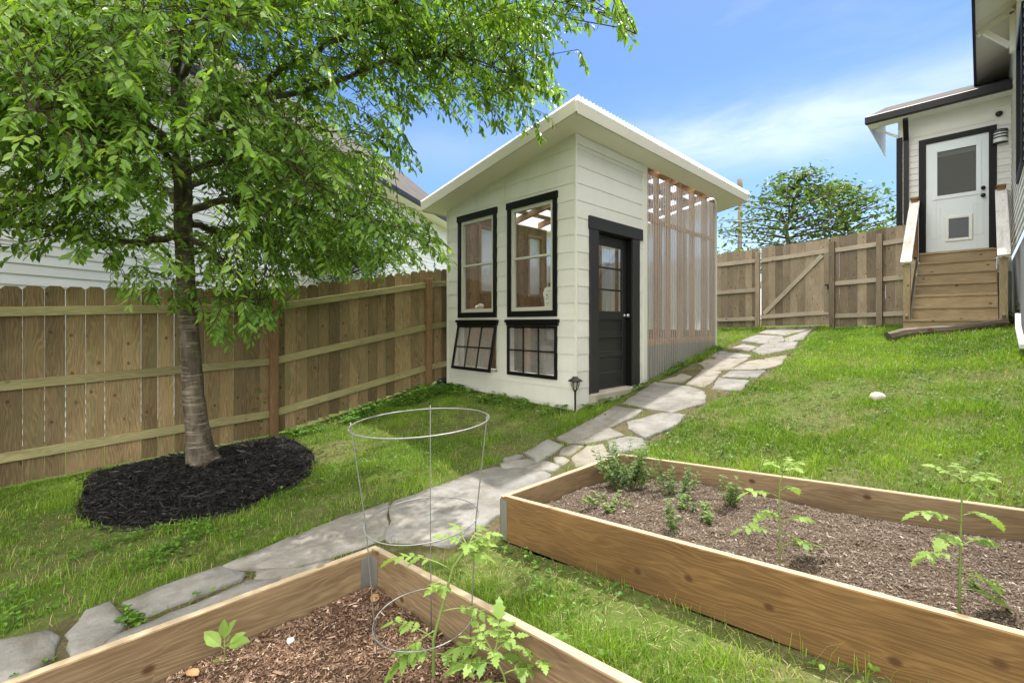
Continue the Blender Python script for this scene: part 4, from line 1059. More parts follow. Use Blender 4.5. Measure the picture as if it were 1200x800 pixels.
# plaque and shell on the window stools
yq = SY0 + .44; zq = WZ0 + .13
pl = thing('stone_plaque', (SX0 + .10, yq, zq), 'chipped white plaque with dark marks, inside the right upper window', 'plaque')
mb = MB(); out = [(-.125, .0), (.13, .0), (.145, .24), (.06, .25), (-.10, .265), (-.125, .2)]
out = [(-.13, 0), (.12, 0), (.125, .10), (.15, .17), (.115, .245), (.0, .255), (-.115, .245)]
fr_ = [Vector((SX0 + .075, yq + a, zq + b)) for a, b in out]; bk = [p + Vector((.03, 0, 0)) for p in fr_]
n = len(out); mb.faces(fr_ + bk, [tuple(range(n)), tuple(range(2*n-1, n-1, -1))] + [(k, (k+1) % n, n + (k+1) % n, n + k) for k in range(n)])
mb.build('slab', M['pebble'], pl)
mb = MB(); rr = random.Random(4)
for (a, b, w, h_) in [(rr.uniform(-.095, .10), rr.uniform(.02, .16), rr.uniform(.006, .02), rr.uniform(.006, .016)) for _ in range(26)] + [(-.05, .13, .012, .022), (-.02, .135, .012, .022), (.01, .125, .016, .010), (.0, .165, .012, .012), (.02, .20, .12, .004), (-.03, .215, .09, .004)]:
    mb.box(SX0 + .0735, SX0 + .0745, yq + a - w/2, yq + a + w/2, zq + b - h_/2, zq + b + h_/2)
mb.build('markings', M['black_plastic'], pl)
yq = SY0 + 1.85
sh = thing('shell_ornament', (SX0 + .1, yq, WZ0 + .126), 'small cream and orange shell on the stool of the left upper window', 'ornament')
mb = MB(); blob(mb, (SX0 + .08, yq, WZ0 + .17), .05, 8, 3, .8); blob(mb, (SX0 + .085, yq + .09, WZ0 + .155), .035, 8, 4, .8); mb.build('shell', M['pebble'], sh)
mb = MB(); mb.box(SX0 + .06, SX0 + .13, yq - .07, yq + .16, WZ0 + .1255, WZ0 + .132, 1, .5); mb.build('tray', M['stud'], sh)
mb = MB(); mb.box(SX0 + .051, SX0 + .14, W_R[0] + .07, W_R[1] - .07, WZ0 + .105, WZ0 + .125, 1, .6); mb.build('window_stool', M['stud'], shed)
mb = MB(); mb.box(SX0 + .051, SX0 + .14, W_L[0] + .07, W_L[1] - .07, WZ0 + .105, WZ0 + .125, 1, .6); mb.build('window_stool', M['stud'], shed)

# path light at the shed corner
p = G(674, 483.5); pl = thing('path_light', p, 'black solar path lamp on a stake at the shed corner', 'garden lamp')
mb = MB(); mb.lathe(p, [(.011, -.05), (.011, .25), (.02, .255), (.02, .27), (0, .27)], 14); mb.build('stake', M['black_metal'], pl)
mb = MB(); mb.lathe(p, [(.022, .268), (.030, .285), (.046, .34), (.047, .375), (.0, .375)], 20); mb.build('lens', M['lens'], pl)
mb = MB()
for k in range(6):
    a = k * math.pi / 3; mb.tube([p + Vector((.026 * math.cos(a), .026 * math.sin(a), .27)), p + Vector((.05 * math.cos(a), .05 * math.sin(a), .34)), p + Vector((.05 * math.cos(a), .05 * math.sin(a), .385))], .0035, 6)
mb.build('cage', M['black_metal'], pl)
mb = MB(); mb.lathe(p, [(.0, .376), (.085, .376), (.088, .383), (.06, .40), (.035, .415), (.034, .428), (0, .43)], 24); mb.build('cap', M['black_metal'], pl)

# ================================================================== FENCES
def picket(mb, base, along, out, w, h, t=.016, ear=.028, tone=None, mi=0):
    """dog eared picket standing at base, width w along `along`"""
    tone = random.random() if tone is None else tone
    ou, ov = random.random()*40, random.random()*40
    prof = [(-w/2, 0), (w/2, 0), (w/2, h - ear), (w/2 - ear, h), (-w/2 + ear, h), (-w/2, h - ear)] if ear else [(-w/2, 0), (w/2, 0), (w/2, h), (-w/2, h - random.uniform(0, .012))]
    n = len(prof)
    f = [base + along * a + Vector((0, 0, b)) for a, b in prof]; bk = [p + out * t for p in f]
    uv = [(b + ou, a + ov) for a, b in prof]
    b0 = len(mb.v); mb.v += f + bk
    def ad(ix):
        mb.f.append(tuple(b0 + i for i in ix)); mb.uv.append([uv[i % n] for i in ix]); mb.tone.append(tone); mb.mi.append(mi); mb.sm.append(False)
    ad(range(n)); ad(list(range(2*n-1, n-1, -1)))
    for k in range(n): ad((k, (k+1) % n, n + (k+1) % n, n + k))
FY = 6.20
posts = [-5.3, -2.95, -.56, 1.865, 4.15, 6.5, 8.9, 11.42]
pz = [-1.60, -1.56, -1.50, -1.40, -.984, -.72, -.42, -.18]
lf = thing('wooden_fence', (1.865, FY, ZC - 1.4), 'brown dog eared picket fence with three rails behind the tree', 'fence')
for i in range(len(posts) - 1):
    x0, x1 = posts[i], posts[i+1]; mb = MB(); x = x0
    zi = lambda x: ZC + pz[i] + (pz[i+1] - pz[i]) * (x - x0) / (x1 - x0)
    n = round((x1 - x0) / .1435); pw = (x1 - x0) / n
    for k in range(n):
        xc = x0 + (k + .5) * pw
        w = pw - random.choice((.002, .003, .004, .006, .008))
        picket(mb, Vector((xc + random.uniform(-.001, .001), FY + random.uniform(0, .003), zi(xc) + .02)), Vector((1, 0, random.uniform(-.002, .002))), Vector((0, 1, 0)), w, 1.815 + random.uniform(-.012, .012), ear=.030)
    mb.build('board_panel', M['fence_board'], lf)
    for hgt in (.28, .93, 1.60):
        mb = MB(); a = x0 + .047; b = x1 - .047
        mb.beam((a, FY - .021, zi(a) + hgt), (b, FY - .021, zi(b) + hgt), .040, .088); mb.build('rail', M['fence_rail'], lf, .003)
for x, z in zip(posts, pz):
    mb = MB(); mb.box(x - .046, x + .046, FY - .094, FY - .002, ZC + z - .3, ZC + z + 1.70, 2); mb.build('post', M['fence_post'], lf, .004)
# back fence and gate
BX = 11.5
fz = lambda y: ZC + .0 + float(np.interp(y, [1.0, 1.28, 3.55, 4.56, 6.3], [-.05, -.06, -.12, -.14, -.2]))
ftop = lambda y: ZC + float(np.interp(y, [1.0, 1.28, 2.18, 3.577, 4.56, 6.3], [1.88, 1.86, 1.80, 1.74, 1.70, 1.66]))
bf = thing('wooden_fence', (BX, 2.3, ZC - .1), 'grey weathered board fence across the top of the yard on both sides of the gate', 'fence')
ys_posts = [6.05, 3.577, 2.18, 1.391, -.9]
gp = None
for seg, (ya, yb) in enumerate(((6.12, 3.60), (2.20, 1.0))):
    mb = MB(); n = round(abs(ya - yb) / .142); pw = abs(ya - yb) / n
    for k in range(n):
        yc = ya - (k + .5) * pw
        b_ = fz(yc) + random.uniform(.0, .05); picket(mb, Vector((BX + random.uniform(0, .004), yc, b_)), Vector((0, -1, 0)), Vector((1, 0, 0)), pw - random.choice((.002, .003, .006)), ftop(yc) - b_ + random.uniform(-.015, .015), ear=0)
    mb.build('board_panel', M['grey_board'], bf)
for (ya, yb) in ((6.12, 3.63), (2.13, 1.44), (1.34, 1.0)):
    for hh in (.235, .90, 1.58):
        mb = MB(); mb.beam((BX - .021, ya, fz(ya) + hh * (ftop(ya) - fz(ya)) / 1.86), (BX - .021, yb, fz(yb) + hh * (ftop(yb) - fz(yb)) / 1.86), .040, .088); mb.build('rail', M['grey_rail'], bf, .003)
for y, dz in ((3.60, .10), (2.165, .09), (1.391, .10)):
    mb = MB(); mb.box(BX - .095, BX - .002, y - .046, y + .046, fz(y) - .3, ftop(y) - dz, 2); mb.build('post', M['grey_board'], bf, .004)
gt = thing('wooden_gate', (BX, 2.9, fz(2.9)), 'weathered wooden gate with a diagonal brace in the back fence', 'gate')
mb = MB(); ya, yb = 3.54, 2.225; n = 9; pw = (ya - yb) / n
for k in range(n):
    yc = ya - (k + .5) * pw; b_ = fz(yc) + .06
    picket(mb, Vector((BX + .004, yc, b_)), Vector((0, -1, 0)), Vector((1, 0, 0)), pw - .004, ftop(yc) - b_ + random.uniform(-.012, .012), ear=0)
mb.build('gate_boards', M['grey_board'], gt)
for hh in (.27, 1.56):
    mb = MB(); mb.beam((BX - .019, ya, fz(ya) + hh), (BX - .019, yb, fz(yb) + hh + .05), .038, .088); mb.build('gate_rail', M['grey_rail'], gt, .003)
mb = MB(); mb.beam((BX - .022, ya - .06, fz(ya) + .33), (BX - .022, yb + .12, fz(yb) + 1.54), .036, .088, (1, 0, 0)); b0 = mb
mb = MB(); mb.beam((BX - .022, ya - .06, fz(ya) + .34), (BX - .022, yb + .12, fz(yb) + 1.53), .088, .036, (1, 0, 0)); mb.build('diagonal_brace', M['grey_rail'], gt, .003)
mb = MB(); mb.box(BX - .045, BX - .003, yb + .0, yb + .085, fz(yb) + .33, fz(yb) + 1.56, 2); mb.build('gate_stile', M['grey_board'], gt)
mb = MB(); mb.box(BX - .055, BX - .046, yb - .03, yb + .07, fz(yb) + .88, fz(yb) + .91, 1, .5); mb.box(BX - .06, BX - .046, yb + .0, yb + .03, fz(yb) + .80, fz(yb) + .88, 2, .5); mb.build('latch', M['black_metal'], gt)

# black drain pipe lying in the fence corner
p = G(513, 446); q = Vector((4.20, 6.05, T(4.2, 6.05)))
mb = MB(); pts = [Vector((4.24, 5.98, T(4.24, 6) + .05)), Vector((4.32, 6.06, T(4.3, 6) + .06)), Vector((4.6, 6.08, T(4.6, 6.05) + .06)), Vector((5.2, 6.08, T(5.2, 6.05) + .06))]
pp = resample(pts, 60); mb.tube(pp, [.047 + .005 * (k % 2) for k in range(60)], 12)
tag(mb.build('drain_pipe', M['black_plastic'], org=pts[0]), 'black corrugated drain pipe on the ground between fence and shed', 'drain pipe')

# ================================================================== NEIGHBOUR HOUSE
def neighbour():
    p0 = 7.0; dcam = Vector((.242, 1.0)); dcam /= dcam.length
    d3 = cam2w(dcam.x, dcam.y); d2 = (d3.x, d3.y)
    O3 = cam2w(-p0 + .242 * 1.5, 1.5); nrm = (d2[1], -d2[0])
    if nrm[0] * -O3.x + nrm[1] * -O3.y < 0: nrm = (-nrm[0], -nrm[1])
    L = 20.0; zt_ = ZC + 3.75
    t = thing('neighbour_house', (O3.x, O3.y, ZC - 1.6), 'pale vinyl sided neighbour house with grey shingle roof beyond the left fence', 'house')
    mb = MB(); cladding(mb, (O3.x, O3.y), d2, nrm, 0, L, ZC - 1.8, 0, zt_, .125, .016, [(11.0, 12.0, ZC + 1.2, ZC + 2.5)])
    mb.build('wall', M['vinyl'], t)
    D = Vector((d2[0], d2[1], 0)); Nv = Vector((nrm[0], nrm[1], 0)); O = Vector((O3.x, O3.y, 0))
    mb = MB()
    for (ta, tb, za, zb_) in ((10.92, 11.0, ZC + 1.12, ZC + 2.58), (12.0, 12.08, ZC + 1.12, ZC + 2.58), (11.0, 12.0, ZC + 1.12, ZC + 1.2), (11.0, 12.0, ZC + 2.5, ZC + 2.58)):
        R = Matrix((D, Nv, Vector((0, 0, 1)))).transposed(); mb.obox(O + D * (ta + tb) / 2 + Nv * .02 + Vector((0, 0, (za + zb_) / 2)), (tb - ta, .05, zb_ - za), R)
    w = mb.build('window', M['white_trim'], t)
    g = MB(); g.obox(O + D * 11.5 - Nv * .02 + Vector((0, 0, ZC + 1.85)), (1.0, .01, 1.3), Matrix((D, Nv, Vector((0, 0, 1)))).transposed()); g.build('pane', M['glass_dark'], w)
    R = Matrix((D, Nv, Vector((0, 0, 1)))).transposed()
    mb = MB(); mb.obox(O + D * L / 2 + Nv * .24 + Vector((0, 0, zt_ - .0)), (L + .6, .5, .03), R); mb.build('soffit', M['soffit'], t)
    mb = MB(); mb.obox(O + D * L / 2 + Nv * .54 + Vector((0, 0, zt_ + .05)), (L + .6, .12, .12), R); mb.build('gutter', M['gutter'], t)
    mb = MB(); a = O - D * .3 + Nv * .52 + Vector((0, 0, zt_ + .09)); b = O + D * (L + .3) + Nv * .52 + Vector((0, 0, zt_ + .09))
    up = -Nv * 3.9 + Vector((0, 0, 3.3)); mb.poly([a, b, b + up, a + up]); mb.poly([a + up, b + up, b + up * 2 - Vector((0, 0, 6.6)), a + up * 2 - Vector((0, 0, 6.6))])
    mb.build('roof', M['shingle'], t)
neighbour()

# ================================================================== MAIN HOUSE (entry) AND STEPS
EX = 11.63; HY = -.374
def main_house():
    t = thing('house', (EX, .3, ZC), 'cream sided house with a small rear entry, black trimmed, at the right', 'house')
    mb = MB()      # long wall
    wo = [(8.3, 9.55, ZC + 1.95, ZC + 3.9)]
    cladding(mb, (2.0, HY), (1, 0), (0, 1), 0, 14, ZC + 1.17, 0, ZC + 5.2, .115, .012, [(a - 2.0, b - 2.0, c_, d_) for a, b, c_, d_ in wo])
    mb.build('long_wall', M['house_paint'], t)
    mb = MB(); mb.box(2, 16, HY - .25, HY - .03, ZC - 1.4, ZC + 1.168, 0, .5); mb.build('foundation', M['foundation'], t)
    mb = MB()
    for (a, b, c_, d_) in ((8.3, 8.42, ZC + 1.95, ZC + 3.9), (9.43, 9.55, ZC + 1.95, ZC + 3.9), (8.42, 9.43, ZC + 1.95, ZC + 2.03), (8.42, 9.43, ZC + 3.78, ZC + 3.9)):
        mb.box(a, b, HY - .05, HY + .03, c_, d_)
    w = mb.build('window', M['black_trim'], t)
    g = MB(); g.box(8.42, 9.43, HY - .03, HY - .025, ZC + 2.03, ZC + 3.78); g.build('pane', M['glass_dark'], w)
    # entry front wall
    mb = MB(); dz0, dz1 = ZC + 1.335, ZC + 3.37; dy0, dy1 = -.10, .722
    cladding(mb, (EX, HY + .002), (0, 1), (-1, 0), 0, 1.12 - HY, ZC + .9, 0, ZC + 4.06, .115, .012, [(dy0 - .1 - HY, dy1 + .1 - HY, ZC + .5, dz1 + .1)])
    mb.box(EX - .016, EX - .0, HY + .01, 1.115, ZC + 3.56, ZC + 3.70, 1, .6)
    mb.build('entry_wall', M['house_paint'], t)
    mb = MB(); cladding(mb, (EX, 1.12), (1, 0), (0, 1), 0, 2.2, ZC + .9, .405, ZC + 4.08, .115, .012); mb.build('entry_side_wall', M['house_paint'], t)
    mb = MB(); mb.box(EX + .01, EX + 3, .9, 1.11, ZC - .6, ZC + .9, 0, .5); mb.box(EX + .01, EX + .15, HY, .9, ZC - .6, ZC + .898, 1, .5); mb.build('entry_foundation', M['foundation'], t)
    mb = MB()
    mb.box(EX - .025, EX + .03, dy1, dy1 + .095, dz0 - .02, dz1 + .095, 2, .5); mb.box(EX - .025, EX + .03, dy0 - .095, dy0, dz0 - .02, dz1 + .095, 2, .5); mb.box(EX - .025, EX + .03, dy0, dy1, dz1, dz1 + .095, 1, .5)
    mb.build('door_casing', M['black_trim'], t, .003)
    # door with window and pet flap
    d = MB(); x0, x1 = EX + .01, EX + .05
    gy0, gy1, gz0, gz1 = dy0 + .145, dy1 - .145, dz0 + 1.02, dz0 + 1.86
    for (p0, p1, q0, q1) in ((dy0, gy0, dz0, dz1), (gy1, dy1, dz0, dz1), (gy0, gy1, dz0, gz0), (gy0, gy1, gz1, dz1)):
        d.box(x0, x1, p0 + .0005, p1 - .0005, q0, q1, 2, .5)
    do = d.build('entry_door', M['door_white'], t)
    f = MB()
    for (p0, p1, q0, q1) in ((gy0 - .055, gy0 + .012, gz0 - .055, gz1 + .055), (gy1 - .012, gy1 + .055, gz0 - .055, gz1 + .055), (gy0 + .012, gy1 - .012, gz0 - .055, gz0 + .012), (gy0 + .012, gy1 - .012, gz1 - .012, gz1 + .055)):
        f.box(x0 - .014, x0 - .0005, p0, p1, q0, q1, None, .5)
    # shallow pressed panels beside the flap
    for (p0, p1) in ((dy0 + .07, dy0 + .20), (dy1 - .20, dy1 - .07)):
        for q in ((p0, p0 + .008, dz0 + .25, dz0 + .80), (p1 - .008, p1, dz0 + .25, dz0 + .80), (p0, p1, dz0 + .792, dz0 + .80), (p0, p1, dz0 + .25, dz0 + .258)): f.box(x0 - .004, x0 - .0005, *q, None, .5)
    f.build('window_moulding', M['door_white'], do, .004)
    g = MB(); g.box(x0 + .015, x0 + .02, gy0, gy1, gz0, gz1); g.build('pane', M['glass_dark'], do)
    g = MB(); g.box(x0 + .022, x0 + .026, gy0, gy1, gz1 - .10, gz1); g.build('blind', M['white_trim'], do)
    f = MB(); fy0, fy1, fz0, fz1 = .10, .46, dz0 + .17, dz0 + .63
    for (p0, p1, q0, q1) in ((fy0, fy0 + .05, fz0, fz1), (fy1 - .05, fy1, fz0, fz1), (fy0 + .05, fy1 - .05, fz0, fz0 + .05), (fy0 + .05, fy1 - .05, fz1 - .05, fz1)):
        f.box(x0 - .024, x0 - .0006, p0, p1, q0, q1, None, .5)
    f.build('pet_flap_frame', M['white_trim'], do, .006)
    f = MB(); f.box(x0 - .010, x0 - .0008, fy0 + .05, fy1 - .05, fz0 + .05, fz1 - .05, None, .5); f.build('pet_flap', paint('flap', (.10, .11, .12), .1, .4), do)
    for hz_ in (dz0 + .93, dz0 + 1.06):
        h = MB(); h.lathe((0, 0, 0), [(0, 0), (.03, 0), (.03, .01), (.014, .014), (.014, .035), (.03, .045), (.031, .06), (0, .068)], 16)
        Rk = Matrix(((0, 0, -1), (0, 1, 0), (1, 0, 0))); h.v = [Rk @ p + Vector((x0 - .0005, dy0 + .07, hz_)) for p in h.v]; h.build('knob', M['black_metal'], do)
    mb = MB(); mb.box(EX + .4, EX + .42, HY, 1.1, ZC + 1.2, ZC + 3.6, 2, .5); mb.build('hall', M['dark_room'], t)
    # entry roof: eave towards the camera, rising to the back
    xe = EX - .38; z0 = ZC + 3.93; y0r, y1r = HY + .004, 1.58
    rp = .405
    mb = MB(); v = [(xe, y0r, z0 + .10), (xe, y1r, z0 + .10), (xe + 2.6, y1r, z0 + .10 + 2.6 * rp), (xe + 2.6, y0r, z0 + .10 + 2.6 * rp)]
    v = [Vector(p) for p in v]; mb.faces(v + [p - Vector((0, 0, .05)) for p in v], [(0, 1, 2, 3), (7, 6, 5, 4), (0, 4, 5, 1), (1, 5, 6, 2), (2, 6, 7, 3), (3, 7, 4, 0)])
    mb.build('entry_roof', M['shingle'], t)
    mb = MB(); mb.box(xe + .001, EX - .001, y0r, y1r - .03, z0 - .02, z0 + .0, 1, .5)
    mb.build('entry_soffit', M['white_trim'], t)
    mb = MB(); mb.box(xe - .10, xe - .001, y0r, y1r, z0 - .055, z0 + .085, 1, .5); mb.build('gutter', M['gutter'], t, .01)
    mb = MB(); mb.poly([(xe, y1r - .02, z0), (xe + 2.6, y1r - .02, z0), (xe + 2.6, y1r - .02, z0 + 2.6 * rp), (xe, y1r - .02, z0 + .03)]); rk = mb.build('rake_board', M['white_trim'], t); rk.modifiers.new('thick', 'SOLIDIFY').thickness = .02
    # downspout and black corner board
    mb = MB(); pts = [Vector((xe - .05, .98, z0 - .03)), Vector((xe - .05, .98, z0 - .14)), Vector((EX - .07, 1.0, z0 - .42)), Vector((EX - .07, 1.0, ZC + .1))]
    for a, b in zip(pts, pts[1:]): mb.beam(a, b, .075, .06, (1, 0, 0) if abs((b - a).z) > .2 else (0, 0, 1), .5, 0, .03)
    mb.build('downspout', M['gutter'], t)
    mb = MB(); mb.box(EX - .03, EX + .03, 1.06, 1.15, ZC - .1, z0 - .33, 2, .5); mb.build('corner_board', M['black_trim'], t)
    mb = MB(); mb.beam((EX - .02, 1.13, z0 - .30), (EX - .02, 1.45, z0 - .06), .03, .04, (0, 0, 1), .5); mb.build('knee_brace', M['soffit'], t)
    # main roof eave over the long wall
    ez = ZC + 4.60
    mb = MB(); oy = .055
    for k in range(23):
        xa = 1.5 + k * .6; xb_ = min(xa + .594, 15)
        v = [Vector((xa, HY, ez + .16)), Vector((xb_, HY, ez + .16)), Vector((xb_, oy, ez - .06)), Vector((xa, oy, ez - .06))]
        mb.faces(v + [p + Vector((0, 0, .03)) for p in v], [(0, 1, 2, 3), (7, 6, 5, 4), (0, 4, 5, 1), (1, 5, 6, 2), (2, 6, 7, 3), (3, 7, 4, 0)], random.random())
    mb.build('main_soffit', M['soffit'], t)
    mb = MB(); mb.box(1.5, 15, oy + .001, oy + .03, ez - .09, ez + .10, 0, .5); mb.build('main_fascia', M['gutter'], t)
    mb = MB(); v = [Vector((1.4, oy + .04, ez + .07)), Vector((15.1, oy + .04, ez + .07)), Vector((15.1, oy - 4, ez + 2.4)), Vector((1.4, oy - 4, ez + 2.4))]; mb.poly(v); mb.build('main_roof', M['shingle'], t)
    for x in (10.2, 6.8, 13.4):
        mb = MB(); mb.beam((x, HY + .03, ez + .10), (x, oy - .02, ez - .09), .09, .09, (0, 0, 1), .5); mb.beam((x, HY + .04, ez + .07), (x, HY + .04, ez - .52), .09, .06, (0, 1, 0), .5)
        mb.beam((x, HY + .06, ez - .42), (x, oy - .10, ez - .10), .07, .06, (0, 0, 1), .5); mb.build('eave_bracket', M['soffit'], t)
    # white drain spout at the foot of the long wall
    mb = MB(); pts = [Vector((8.9, HY + .035, ZC + .10)), Vector((8.7, HY + .04, ZC - .06)), Vector((7.6, HY + .05, ZC - .25))]
    for a, b in zip(pts, pts[1:]): mb.beam(a, b, .05, .05, (0, 1, 0), .5, 0, .04)
    mb.build('drain_spout', M['white_trim'], t)
    return z0
main_house()
# wall lamp and camera
wl = thing('wall_lamp', (EX - .02, -.23, ZC + 3.18), 'half round wall lamp with black bars beside the entry door', 'lamp')
c = Vector((EX - .022, -.235, ZC + 3.13)); 
def halfcyl(mb, c, r, z0, z1, n=14):
    vs = []
    for z in (z0, z1):
        for k in range(n + 1):
            a = math.pi * k / n; vs.append(c + Vector((-r * math.sin(a), r * math.cos(a), z)))
        
    m = n + 1
    mb.faces(vs, [(k, k+1, m+k+1, m+k) for k in range(n)] + [tuple(range(n, -1, -1)), tuple(range(m, 2*m)), (0, m, 2*m-1, n)])
mb = MB(); halfcyl(mb, c, .085, 0, .20); mb.build('diffuser', M['lamp_white'], wl)
mb = MB()
for z in (-.012, .075, .125, .172, .20): halfcyl(mb, c, .095, z, z + (.02 if z > .0 else .016))
mb.build('bars', M['black_metal'], wl)
sc_ = thing('security_camera', (EX - .02, -.22, ZC + 3.66), 'small black dome camera high on the entry wall', 'camera')
mb = MB(); blob(mb, (EX - .05, -.22, ZC + 3.63), .045, 10, 1, 1.0); mb.build('dome', M['black_plastic'], sc_)
mb = MB(); mb.lathe((0, 0, 0), [(0, 0), (.04, 0), (.04, .02), (0, .02)], 16); mb.v = [Matrix(((0, 0, -1), (0, 1, 0), (1, 0, 0))) @ p + Vector((EX - .014, -.22, ZC + 3.63)) for p in mb.v]; mb.build('base', M['black_metal'], sc_)

# wooden steps
def steps():
    t = thing('wooden_steps', (10.0, .3, ZC - .15), 'flight of wooden steps with whitewashed sloping handrails up to the entry door', 'steps')
    nr = 7; zbot = ZC - .14; ztop = ZC + 1.325; rh = (ztop - zbot) / nr; run = .262
    xb = 10.02; ya, yb = -.285, .905
    for i in range(nr):
        x = xb + i * run; z = zbot + i * rh
        full = i == 0
        y0, y1 = (ya, yb) if full else (ya + .095, yb - .095)
        mb = MB(); mb.box(x, x + .025, y0, y1, z - (.1 if full else .0), z + rh - .038, 1, None); mb.build('riser', M['stair_wood'], t, .002)
        if i < nr - 1 or True:
            mb = MB(); xe = x + run if i < nr - 1 else EX - .03
            mb.box(x - .022, xe, y0, y1, z + rh - .037, z + rh, 1, None); mb.build('tread', M['stair_wood'], t, .004)
    for y in (ya + .045, yb - .045):
        mb = MB(); mb.box(xb - .02, xb + .07, y - .045, y + .045, zbot + rh + .001, ZC + .98, 2); mb.build('bottom_post', M['stair_wood'], t, .004)
        mb = MB(); xt = EX - .30; mb.box(xt - .045, xt + .045, y - .045, y + .045, ztop - .1, ztop + .98, 2); mb.build('top_post', M['stair_brown'], t, .004)
        mb = MB(); mb.box(xt - .07, xt + .30, y - .06, y + .06, ztop + .981, ztop + 1.015, 0); mb.build('top_cap', M['stair_brown'], t, .004)
        mb = MB(); mb.beam((xb - .13, y, ZC + 1.0), (xt - .0, y, ztop + .93), .14, .036); mb.build('handrail', M['white_weathered'], t, .003)
        mb = MB(); mb.beam((xb + .02, y, ZC + .90), (xt - .05, y, ztop + .80), .036, .09); mb.build('sub_rail', M['stair_brown'], t, .003)
        mb = MB(); mb.beam((xb + .0, y, zbot + .18), (EX - .05, y, ztop - .08), .036, .22); mb.build('stringer', M['stair_wood'], t, .003)
steps()
# log / timber at the foot of the steps
p0 = P(1041, 397, 7.05); p1 = P(1180, 384, 6.75)
pts = [Vector((p0.x, p0.y, T(p0.x, p0.y) + .05))]
for k in range(1, 9):
    q = p0.lerp(p1, k / 8); pts.append(Vector((q.x + .05 * math.sin(k * .5), q.y, T(q.x, q.y) + .065 + .01 * math.sin(k))))
mb = MB(); mb.tube(pts, [.088, .098, .092, .085, .076, .070, .062, .056, .05], 9, smooth=False)
tag(mb.build('log', M['log'], org=pts[0]), 'dark weathered log lying on the grass below the steps', 'log')

